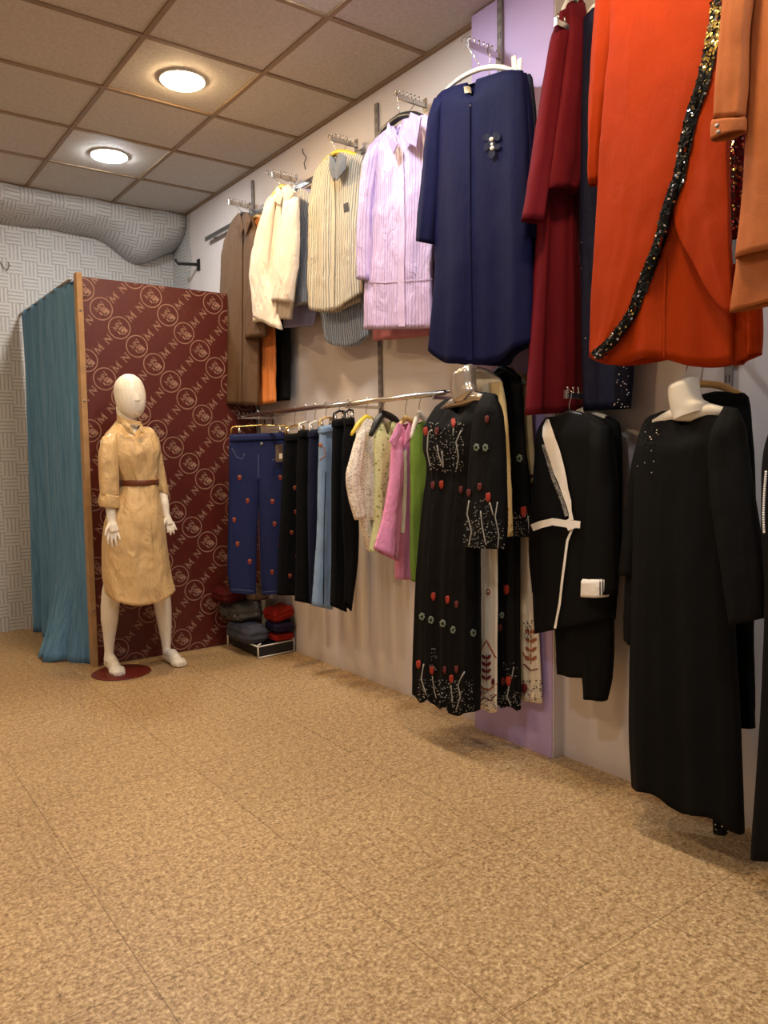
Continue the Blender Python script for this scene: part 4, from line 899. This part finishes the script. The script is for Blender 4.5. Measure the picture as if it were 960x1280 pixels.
d = g.drape(); mb = g.mb; chevrons(d, mb, 664, 785, 830, 4, 7, 'rust'); dots(d, mb, (655, 775, 666, 800), 40, 15, .7, 'inky'); d.disc(mb, 656, 860, 4, 6, M['claret']); d.ribbon(mb, [(655, 830), (664, 838), (672, 836)], 1.3, M['claret']); dots(d, mb, (652, 850, 678, 876), 70, 16, .7, 'inky'); d.ribbon(mb, [(654, 815), (658, 825), (664, 818)], 1.2, M['rust'])
g.done()
def pr(mb, d): chevrons(d, mb, 660, 592, 634, 4, 8, 'claret')
g.sleeve([(650, 480, 664, 479), (652, 540, 666, 540), (653, 600, 671, 605), (655, 648, 671, 650)], .022, seed=69, depth=.015, prints=pr, mat=M['creamy'])
hanger('hanger inside the cream floral dress', p, (630, 490), (646, 468), (662, 481), 'B2', M['hwood'])

# ---- black and white wrap abaya ----
p = PX(2.3)
g = Garment('wrap_abaya', 'black wrap abaya with white lapel, white belt and white cuff', 'abaya', p, [(682, 522, 736, 516), (673, 540, 762, 533), (669, 590, 768, 585), (666, 650, 770, 645), (667, 720, 768, 715), (670, 792, 765, 772)], M['bcrepe'], depth=.07, fold=(.001, .014), nf=3, seed=71, wr=.003)
d = g.drape()
def CW(*pts): return [(650+x/5.82, 480+y/5.82) for x, y in pts]
mb = MB(); lap = CW((200, 262), (222, 262), (262, 380), (300, 480), (330, 590), (350, 680), (362, 760), (385, 850), (388, 920), (402, 990)); lap2 = CW((178, 320), (176, 380), (205, 480), (232, 560), (258, 650), (292, 720), (320, 800), (350, 880), (366, 940), (368, 990))
for i in range(len(lap)-1):
    N_ = 5; r0 = [d.hit(lap2[i][0]*(1-k/N_)+lap[i][0]*k/N_, lap2[i][1]*(1-k/N_)+lap[i][1]*k/N_, .009)[0] for k in range(N_+1)]
    r1 = [d.hit(lap2[i+1][0]*(1-k/N_)+lap[i+1][0]*k/N_, lap2[i+1][1]*(1-k/N_)+lap[i+1][1]*k/N_, .009)[0] for k in range(N_+1)]
    if any(a is None for a in r0+r1): continue
    mb.add(r0+r1, [(k, k+1, N_+2+k, N_+1+k) for k in range(N_)], M['white'])
mb.build('lapel', g.root, fixn=False)
mb = MB(); rnd = random.Random(3); ln = [np.array(q) for q in CW((178, 440), (205, 530), (228, 610), (250, 690), (290, 780), (322, 870), (348, 960))]
d.ribbon(mb, ln, 4.5, M['dot'], .006)
for k in range(150):
    i = rnd.randrange(len(ln)-1); q = ln[i]+(ln[i+1]-ln[i])*rnd.random(); d.disc(mb, q[0]+rnd.uniform(-2.4, 2.4), q[1]+rnd.uniform(-2, 2), .6, .6, M['sqw'] if rnd.random() < .5 else M['sqk'], 5, .008)
mb.build('beaded_edge', g.root, fixn=False)
g.strip('belt', CW((106, 1046), (170, 1020), (250, 1000), (310, 1008), (365, 1018), (410, 1018), (452, 1022)), 9, M['white'], .012)
g.strip('belt_knot', CW((365, 985), (385, 1020), (400, 1055)), 9, M['white'], .018)
g.strip('front_edge', [(717, 661), (711, 676), (708, 699), (704, 730), (701, 755), (697, 775), (694, 790)], 3, M['white'], .008)
g.done()
g.sleeve([(694, 690, 766, 690), (696, 780, 764, 780), (698, 842, 763, 848)], -.03, name='under_panel', seed=72, depth=.05, n=64, fold=(.003, .012))
g.sleeve([(712, 730, 766, 730), (726, 800, 766, 800), (730, 846, 764, 846), (732, 871, 757, 876)], -.022, name='long_panel', seed=73, depth=.04, n=48, fold=(.003, .01))
sl = g.sleeve([(738, 524, 762, 534), (739, 580, 769, 585), (735, 650, 772, 650), (731, 700, 772, 710), (730, 744, 771, 742)], .06, seed=74, depth=.04)
def pr(mb, d):
    for x in (750, 753.5, 757): d.ribbon(mb, [(x, 724), (x, 744)], 1.2, M['inky'])
g.sleeve([(729, 723, 760, 721), (728.5, 735, 760, 735), (728, 745, 759, 746)], .075, name='cuff', mat=M['white'], seed=75, depth=.042, rows=8, wr=.001, prints=pr, parent=sl)
g.sleeve([(679, 546, 690, 542), (668, 610, 682, 606), (664, 680, 680, 680), (668, 740, 682, 740)], -.02, seed=76)
hanger('black hanger inside the wrap abaya', p, (684, 540), (712, 516), (756, 537), 'B3', M['hblack'])
p = PX(2.40)
g = Garment('black_abaya', 'plain black abaya partly visible behind the wrap abaya', 'abaya', p, [(706, 520, 746, 515), (696, 540, 775, 530), (692, 600, 778, 600), (692, 690, 777, 680), (700, 780, 768, 775)], M['black'], depth=.04, fold=(.002, .012), nf=3, seed=77)
g.done(); hanger('hanger inside the black abaya behind the wrap one', p, (699, 540), (728, 513), (772, 533), 'B3', M['hwhite'])

# ---- long plain black abaya ----
p = PX(2.19)
g = Garment('long_black_abaya', 'long plain black abaya with an uneven hem on a white neck form', 'abaya', p, [(828, 514, 880, 508), (808, 524, 922, 513), (797, 560, 924, 550), (795, 620, 916, 615), (793, 700, 915, 700), (790, 800, 918, 800), (788, 900, 924, 900), (791, 976, 929, 1038)], M['bcrepe'], depth=.085, rows=70, n=80, fold=(.001, .022), nf=3.2, seed=81, wr=.002, drop=.05, dropw=.3, hemwave=.012)
d = g.drape(); mb = MB(); rnd = random.Random(8)
for k in range(70):
    x, y = rnd.gauss(812, 9), rnd.gauss(545, 18)
    d.disc(mb, x, y, .9, .9, M['sqw'] if rnd.random() < .22 else M['sqk'], 6, .004)
mb.build('sequins', g.root, fixn=False)
g.done()
g.sleeve([(906, 507, 922, 511), (894, 530, 929, 528), (887, 565, 934, 562), (892, 640, 946, 640), (905, 720, 956, 715), (914, 781, 958, 772)], .05, seed=82, depth=.045, rows=40, n=48)
g.sleeve([(806, 526, 818, 521), (793, 570, 808, 570), (785, 630, 801, 630), (779, 690, 801, 690), (775, 718, 799, 720)], -.04, seed=83, depth=.04)
g.sleeve([(786, 690, 806, 690), (781, 770, 800, 770), (781, 798, 797, 808)], -.05, name='side_panel', seed=84, depth=.03)
def pr(mb, d):
    r = random.Random(2)
    for k in range(60): d.disc(mb, r.uniform(892, 909), r.uniform(1008, 1040), 1, 1, M['sqw'] if r.random() < .12 else M['sqk'], 6, .004)
g.sleeve([(880, 960, 926, 960), (892, 1000, 914, 1004), (893, 1038, 909, 1043)], -.03, name='sequin_tab', seed=85, prints=pr)
bust_hanger('white plastic neck form holding up the long plain black abaya', p, [(838, 482, 871, 470), (838, 492, 872, 482), (840, 508, 876, 498), (843, 519, 884, 503), (846, 526, 884, 512)], (818, 528), (912, 516), 'B4', M['hwhite'], off=.015)
p = PX(2.31)
g = Garment('black_abaya', 'black abaya peeking out behind the long plain black one', 'abaya', p, [(852, 500, 896, 489), (838, 514, 934, 492), (836, 560, 940, 545), (836, 650, 945, 645), (834, 780, 942, 780), (836, 900, 944, 910)], M['black'], depth=.045, fold=(.002, .014), nf=3, seed=86)
g.done(); hanger('brass and white hanger inside the hidden black abaya', p, (842, 512), (876, 480), (930, 496), 'B4', M['hwood'])
p = PX(2.13)
g = Garment('pearl_trimmed_dress', 'black garment with a pearl string cut off by the right edge', 'dress', p, [(990, 498, 1035, 488), (962, 540, 1080, 520), (953, 590, 1090, 570), (953, 660, 1095, 650), (957, 740, 1100, 720), (951, 900, 1110, 880), (939, 1072, 1115, 1080)], M['bcrepe'], depth=.06, fold=(.001, .016), nf=4, seed=87, wr=.002)
for i in range(26):
    q = p.at(957.5-3*math.sin(i/25*2.2), 590+i*3.0, .05); mb = MB(); mb.lathe(q, [(.0015, -.0035), (.003, -.002), (.0037, 0), (.003, .002), (.0015, .0035)], M['pearl'], 8); mb.build('pearl', g.root)
g.done(); hanger('hanger of the pearl trimmed garment, beyond the right edge', p, (966, 545), (1012, 486), (1076, 524), 'B5', M['hblack'])

# ------------------------------------------------------------------ mannequin
MC = PC(1.47, 4.5)
def mp(x, y, dd=0): return MC.at(x, y, dd)
t = thing('mannequin', 'ivory egg headed mannequin in a belted tan shirt dress before the red panel', 'mannequin', on_z(152, 841))
def dof(q): return float((q-MC.p) @ MC.n)
fl, fr = on_z(139, 838, .0), on_z(211, 827, .0); dl, dr = dof(fl), dof(fr)
mb = MB(); m = M['skin']; K = 1/209.0
def tube_px(pts, n=16): mb.tube([mp(x, y, dd) for x, y, dd, r in pts], [r*K for x, y, dd, r in pts], m, n)
# head: egg, chin forward to the right
mb_h = []
for i in range(15):
    f = i/14; y = 468.3+(523-468.3)*f; x = 161.5+5.5*max(0, f-.35)/.65
    r = 19.3*math.sqrt(max(0.0, 1-(abs(f-.42)/.44)**2.1 if f < .42 else 1-((f-.42)/.60)**2.3)); mb_h.append((x, y, .015+.02*f, max(r*.945, 2)))
tube_px(mb_h, 24)
tube_px([(167, 485, .075, 5), (169.5, 494, .088, 4.2), (170.5, 499, .092, 4.5), (170, 503, .07, 2.5)])     # faint nose
tube_px([(165, 510, .075, 4), (171, 511, .07, 4.5), (174, 511, .06, 3)])
tube_px([(158, 508, 0, 12.5), (159, 525, 0, 11), (160, 540, 0, 13), (161, 552, 0, 20)])
tube_px([(161, 545, 0, 17), (163, 570, .02, 26), (170, 603, .02, 18), (166, 640, .02, 26), (167, 690, 0, 26)])
tube_px([(136, 552, .07, 9), (163, 548, .02, 14), (190, 550, -.05, 9)])
tube_px([(136, 552, .07, 9.5), (133, 578, .11, 9), (135, 608, .12, 7.5), (138, 632, .13, 6), (139.5, 652, .14, 5)])
tube_px([(188, 552, -.05, 8), (196.5, 580, -.06, 5.5), (203, 608, -.04, 5), (206, 630, 0, 5), (208, 645, .01, 4.2)])
# near hand
tube_px([(139.5, 650, .14, 4.6), (140.5, 657, .145, 5.6), (141.8, 665, .15, 5.4)]); tube_px([(137.5, 657, .15, 3), (137.3, 665, .15, 2.6)]); tube_px([(143.5, 655, .15, 3), (146, 664, .155, 2.8)])
for (x0, x1, x2, y1, y2) in ((136.6, 134.6, 135.6, 674.5, 680.5), (140, 139.6, 140.6, 677, 684), (143.4, 144.6, 146.2, 676.5, 683.5), (146.4, 149.6, 152.2, 673, 679)):
    tube_px([(x0, 664, .15, 1.7), ((x0+x1)/2, (664+y1)/2, .157, 1.55), (x1, y1, .163, 1.45), (x2, y2, .155, 1.2)], 10)
tube_px([(137, 655, .155, 2.2), (132.8, 662, .175, 1.7), (131.6, 670, .18, 1.35)], 10)
# far hand
tube_px([(208, 644, .01, 4.2), (210.5, 651, .015, 4.8), (212, 656, .02, 4.4)])
for (a, b, c, e) in ((209, 657, 209.4, 666), (211.6, 658, 213.4, 669), (214.4, 657, 217.6, 667.5), (215.8, 655, 221, 662.5)):
    tube_px([(a-.4, b-3, .02, 1.7), ((a+c)/2+.4, (b+e)/2, .03, 1.5), (c, e, .028, 1.2)], 10)
tube_px([(206.8, 649, .03, 2.1), (204.6, 656, .05, 1.6), (205, 662, .055, 1.3)], 10)
# legs and feet
tube_px([(158, 690, .02, 20), (149, 715, dl*.5, 16), (139.5, 742, dl*.7, 12), (137.5, 758, dl*.8, 11.2), (137, 775, dl*.85, 10.4), (136.7, 795, dl*.95, 7.4), (136.4, 814, dl, 5.6), (135.6, 826, dl, 6)])
tube_px([(178, 690, .02, 20), (192, 715, dr*.6, 15), (201.5, 742, dr*.8, 11.5), (204, 762, dr*.9, 10.6), (206, 782, dr*.95, 8.8), (207.6, 800, dr, 6.6), (208, 815, dr, 5), (208.5, 822, dr, 5.4)])
def foot(hx, hy, tx, ty, an):
    a, b = on_z(hx, hy), on_z(tx, ty); f = (b-a)/np.linalg.norm(b-a); s = np.array([-f[1], f[0], 0]); Ln = np.linalg.norm(b-a)
    mb.tube([a+np.array([0, 0, .034]), a+f*Ln*.25+np.array([0, 0, .038]), a+f*Ln*.5+np.array([0, 0, .036]), a+f*Ln*.8+np.array([0, 0, .026]), b-f*.01+np.array([0, 0, .02])], [.030, .034, .036, .026, .017], m, 14)
    for k in (-1, 1): mb.tube([a+f*Ln*.45+s*.012*k+np.array([0, 0, .024]), a+f*Ln*.72+s*.022*k+np.array([0, 0, .024]), a+f*Ln*.93+s*.016*k+np.array([0, 0, .02])], [.022, .026, .017], m, 12)
    mb.tube([an, a+f*Ln*.3+np.array([0, 0, .06]), a+f*Ln*.58+np.array([0, 0, .042])], [.026, .034, .03], m, 12)
foot(136, 835, 151, 847, mp(136.2, 818, dl)); foot(210, 827, 229, 835, mp(208.3, 816, dr))
body = mb.build('body', t)
r = body.modifiers.new('remesh', 'REMESH'); r.mode = 'VOXEL'; r.voxel_size = .0034; r.use_smooth_shade = True
s_ = body.modifiers.new('smooth', 'SMOOTH'); s_.factor = .5; s_.iterations = 4
M['tan'] = fabric('tan_satin_cotton', (208, 174, 124), .45, .05, spec=.45, crease=.8); M['belt'] = plain('brown_leather', (104, 52, 26), .4); M['basered'] = plain('red_brown_plate', (104, 36, 26), .35)
class Sub(Garment):
    def __init__(s, plane, secs, mat, root, **kw): s.plane = plane; s.root = root; s.mb = MB(); s.loft = Loft(s.mb, plane, secs, mat, **kw); s.mat = mat; s.base = None; s.name = 'dress'; s.mbx = []
def ddep(tt):
    ks = [(0, .06), (.05, .09), (.10, .10), (.2, .125), (.32, .105), (.36, .10), (.45, .125), (.6, .15), (1, .16)]
    for (a, va_), (b, vb_) in zip(ks, ks[1:]):
        if tt <= b: return va_+(vb_-va_)*(tt-a)/(b-a)
    return .16
g = Sub(MC.shift(.02), [(147, 524, 178, 533), (138, 535, 189, 535), (129, 547, 197, 546), (131, 570, 201, 562), (140, 587, 199, 582), (149, 603, 197.5, 602), (144, 620, 200, 620), (131, 650, 206, 655), (127, 680, 209, 680), (127, 715, 214, 715), (131, 740, 219.5, 737)], M['tan'], t, dip=.06, drop=.075, dropw=.6, depth=ddep, rows=90, n=96, fold=lambda t: .004*max(0, 1-abs(t-.3)/.1)+.003+.012*max(0, t-.36), nf=5, seed=91, wr=.010, power=.95)
d = g.drape()
dress = g.done()
g.root = dress
_orig = g.root
def part_of(parent): g.root = parent
g.strip('placket', [(176, 536), (182, 556), (188, 580), (190, 602), (192, 640), (195, 690), (197, 745)], 7.5, M['tan'], .004)
g.strip('skirt_slit_edge', [(195, 706), (196, 725), (197, 747)], 2.2, M['tan'], .009)
g.button([(182, 556), (187, 576), (191, 622), (192, 642), (194, 662), (195, 682), (196, 702)], .006, M['btnb'])
g.strip('chest_seam', [(162, 560), (170, 571), (177, 566), (188, 563)], 1.3, M['tan'], .004)
g.collar([(152, 529), (156, 525.5), (163, 531), (170, 545.5), (160, 542)], [(174, 534), (178, 531), (183, 544), (177, 541), (173, 544)], .112, M['tan'], stand=[(146, 519, 177, 527), (146, 528, 178, 533)])
sl = g.sleeve([(128, 546, 146, 541), (122.5, 570, 148, 573), (123.5, 598, 149, 604), (125, 618, 149, 622)], .10, seed=92, depth=.055, rows=36, n=40, fold=(.003, .01), wr=.008, power=.95)
mbc = MB(); Loft(mbc, MC.shift(.125), [(124.5, 616, 149.5, 620), (122.5, 626, 150, 629), (124, 633, 149.5, 635)], M['tan'], depth=.062, rows=10, n=40, fold=(.001, .004), wr=.004, power=.95, seed=93); mbc.build('rolled_cuff', dress, fixn=False, solid=.003)
g.sleeve([(184, 545, 198.5, 547), (188, 575, 204, 576), (194, 598, 209, 604), (197, 612, 210, 619)], -.055, seed=94, depth=.05, rows=30, n=36, wr=.006)
mbc = MB(); Loft(mbc, MC.shift(-.05), [(196.5, 606, 210, 607), (196.5, 616, 211, 618), (198, 621, 210, 623)], M['tan'], depth=.05, rows=8, n=36, fold=(.001, .003), wr=.003, seed=95); mbc.build('rolled_cuff', dress, fixn=False, solid=.003)
mbc = MB(); Loft(mbc, MC.shift(.02), [(147.4, 600, 199, 599), (147.6, 607, 199, 606)], M['belt'], depth=.125, rows=4, n=72, fold=(0, 0), wr=0, power=.95); belt = mbc.build('belt', t, fixn=False, solid=.003)
db = Drape(mbc); mbc = MB(); db.ribbon(mbc, [(187, 599.5), (195, 599.3), (195.5, 606.3), (187, 606.6), (187, 599.5)], 1.6, M['btnd'], .004, step=2); mbc.build('buckle', belt, fixn=False)
bc = on_z(152, 841); mb = MB(); mb.lathe(bc, [(.168, 0.001), (.17, .004), (.166, .007), (.05, .008)], M['basered'], 56); mb.build('base_plate', t)

# ------------------------------------------------------------------ low wire rack with folded things in the corner
M['dark'] = plain('dark_mesh', (30, 28, 28), .7); M['whitewire'] = plain('white_wire', (226, 222, 216), .4)
t = thing('shoe_rack', 'low white wire rack on the floor under the jeans', 'rack', (2.33, 4.55, 0))
A, B = on_z(323, 824), on_z(371, 814); A[2] = B[2] = 0; y1 = 4.79; hz = .078
mb = MB(); q = [(A[0], A[1]), (B[0]-.02, B[1]), (B[0]-.02, y1), (A[0], y1)]
mb.tube([(x, y, hz) for x, y in q+q[:1]], .005, M['whitewire'], 8); mb.tube([(A[0], A[1], .008), (B[0]-.02, B[1], .008)], .004, M['whitewire'], 8); mb.build('wire_frame', t)
for x, y in q:
    mb = MB(); mb.tube([(x, y, 0), (x, y, hz+.012), (x+(.02 if x < 2.3 else -.02), y, hz+.018)], .0055, M['whitewire'], 8); mb.build('leg', t)
mb = MB(); mb.box((A[0]+.012, A[1]+.012, .012), (B[0]-.03, y1-.01, hz-.006), M['dark']); mb.build('lower_shelf', t, smooth=False, bevel=.004)
def folded(name, label, c, size, rz, mat, seed, tilt=0, layers=3, amp=.008, trim=None, pw=.45):
    nu, nv = 72, 36; V = []; F = []; UV = []; R = Matrix.Rotation(rz, 3, 'Z') @ Matrix.Rotation(tilt, 3, 'Y'); sx, sy, sz = size
    f = lambda a, e: math.copysign(abs(a)**e, a)
    for j in range(nv+1):
        ph = -math.pi/2+math.pi*j/nv
        for i in range(nu):
            th = 2*math.pi*i/nu; x = f(math.cos(ph), pw)*f(math.cos(th), pw*.8); y = f(math.cos(ph), pw)*f(math.sin(th), pw*.8); z = f(math.sin(ph), .8)
            edge = max(abs(x), abs(y)); grv = 1-.06*edge**4*(.5+.5*math.cos(z*math.pi*layers))
            q = Vector((x*sx/2*grv, y*sy/2*grv, z*sz/2)); w = noise.noise(q*14+Vector((seed, 0, 0)))+.5*noise.noise(q*34+Vector((0, seed, 0)))
            q += Vector((x, y, z*.6)).normalized()*w*amp; q = R @ q; V.append((c[0]+q.x, c[1]+q.y, c[2]+q.z)); UV.append((x, z))
    for j in range(nv):
        for i in range(nu): F.append((j*nu+i, j*nu+(i+1) % nu, (j+1)*nu+(i+1) % nu, (j+1)*nu+i))
    mb = MB(); mb.add(V, F, mat, UV)
    o = mb.build(name); return tag(o, label[0], label[1])
M['camo'] = fabric('grey_patterned_cloth', (74, 70, 68), .75, speck=[((40, 38, 40), 26, .2, .35), ((150, 142, 130), 34, .1, .2)]); M['camob'] = fabric('brown_patterned_cloth', (120, 100, 78), .75, speck=[((52, 42, 36), 30, .2, .35)])
M['redk'] = fabric('red_knit', (128, 24, 12), .8); M['navyk'] = fabric('navy_knit', (30, 24, 52), .8); M['dred'] = fabric('dark_red_cloth', (70, 10, 12), .7); M['greyb'] = fabric('slate_cloth', (66, 68, 80), .7)
def wp(x, y, Y): q = PY(Y).at(x, y); return q
folded('folded_garment', ('slate grey garment folded at the bottom left of the rack heap', 'folded clothes'), (2.225, 4.55, .142), (.17, .36, .13), 0, M['greyb'], 1, amp=.014, pw=.55)
folded('folded_garment', ('grey patterned garment bulging on the left of the rack heap', 'folded clothes'), (2.235, 4.65, .266), (.21, .32, .135), .0, M['camo'], 2, amp=.018, pw=.6)
folded('folded_garment', ('brown patterned garment bunched on top of the rack heap', 'folded clothes'), (2.33, 4.66, .366), (.17, .24, .095), .0, M['camob'], 3, amp=.014, pw=.65)
folded('folded_garment', ('dark red garment behind the jeans hems at the top of the heap', 'folded clothes'), (2.16, 4.68, .372), (.17, .22, .10), 0, M['dred'], 4, amp=.010)
folded('folded_garment', ('red knit folded at the bottom front of the rack', 'folded clothes'), (2.394, 4.42, .110), (.15, .16, .05), 0, M['redk'], 5, amp=.004)
folded('folded_garment', ('navy knit folded between two red ones on the rack', 'folded clothes'), (2.396, 4.42, .175), (.158, .17, .068), .0, M['navyk'], 6, amp=.005)
folded('folded_garment', ('bright red knit with dark edge folded on top at the front of the rack', 'folded clothes'), (2.392, 4.425, .262), (.165, .17, .09), 0, M['redk'], 7, tilt=-.2, amp=.006)

# ------------------------------------------------------------------ camera, world, view
cd = bpy.data.cameras.new('camera'); co = bpy.data.objects.new('camera', cd); COL.objects.link(co)
cd.sensor_fit = 'VERTICAL'; cd.sensor_height = 36; cd.sensor_width = 27; cd.lens = FPX/1280*36; cd.clip_start = .05
co.matrix_world = Matrix(((Rv[0], Uv[0], -Fv[0], 0), (Rv[1], Uv[1], -Fv[1], 0), (Rv[2], Uv[2], -Fv[2], CAMZ), (0, 0, 0, 1)))
SC.camera = co
w = bpy.data.worlds.new('world'); SC.world = w; w.use_nodes = True
bg = w.node_tree.nodes['Background']; bg.inputs[0].default_value = (1, .93, .84, 1); bg.inputs[1].default_value = .3
vs = SC.view_settings; vs.view_transform = 'Standard'; vs.look = 'None'; vs.gamma = 1; vs.exposure = 0; vs.use_curve_mapping = False
SC.cycles.use_denoising = True; SC.cycles.max_bounces = 8
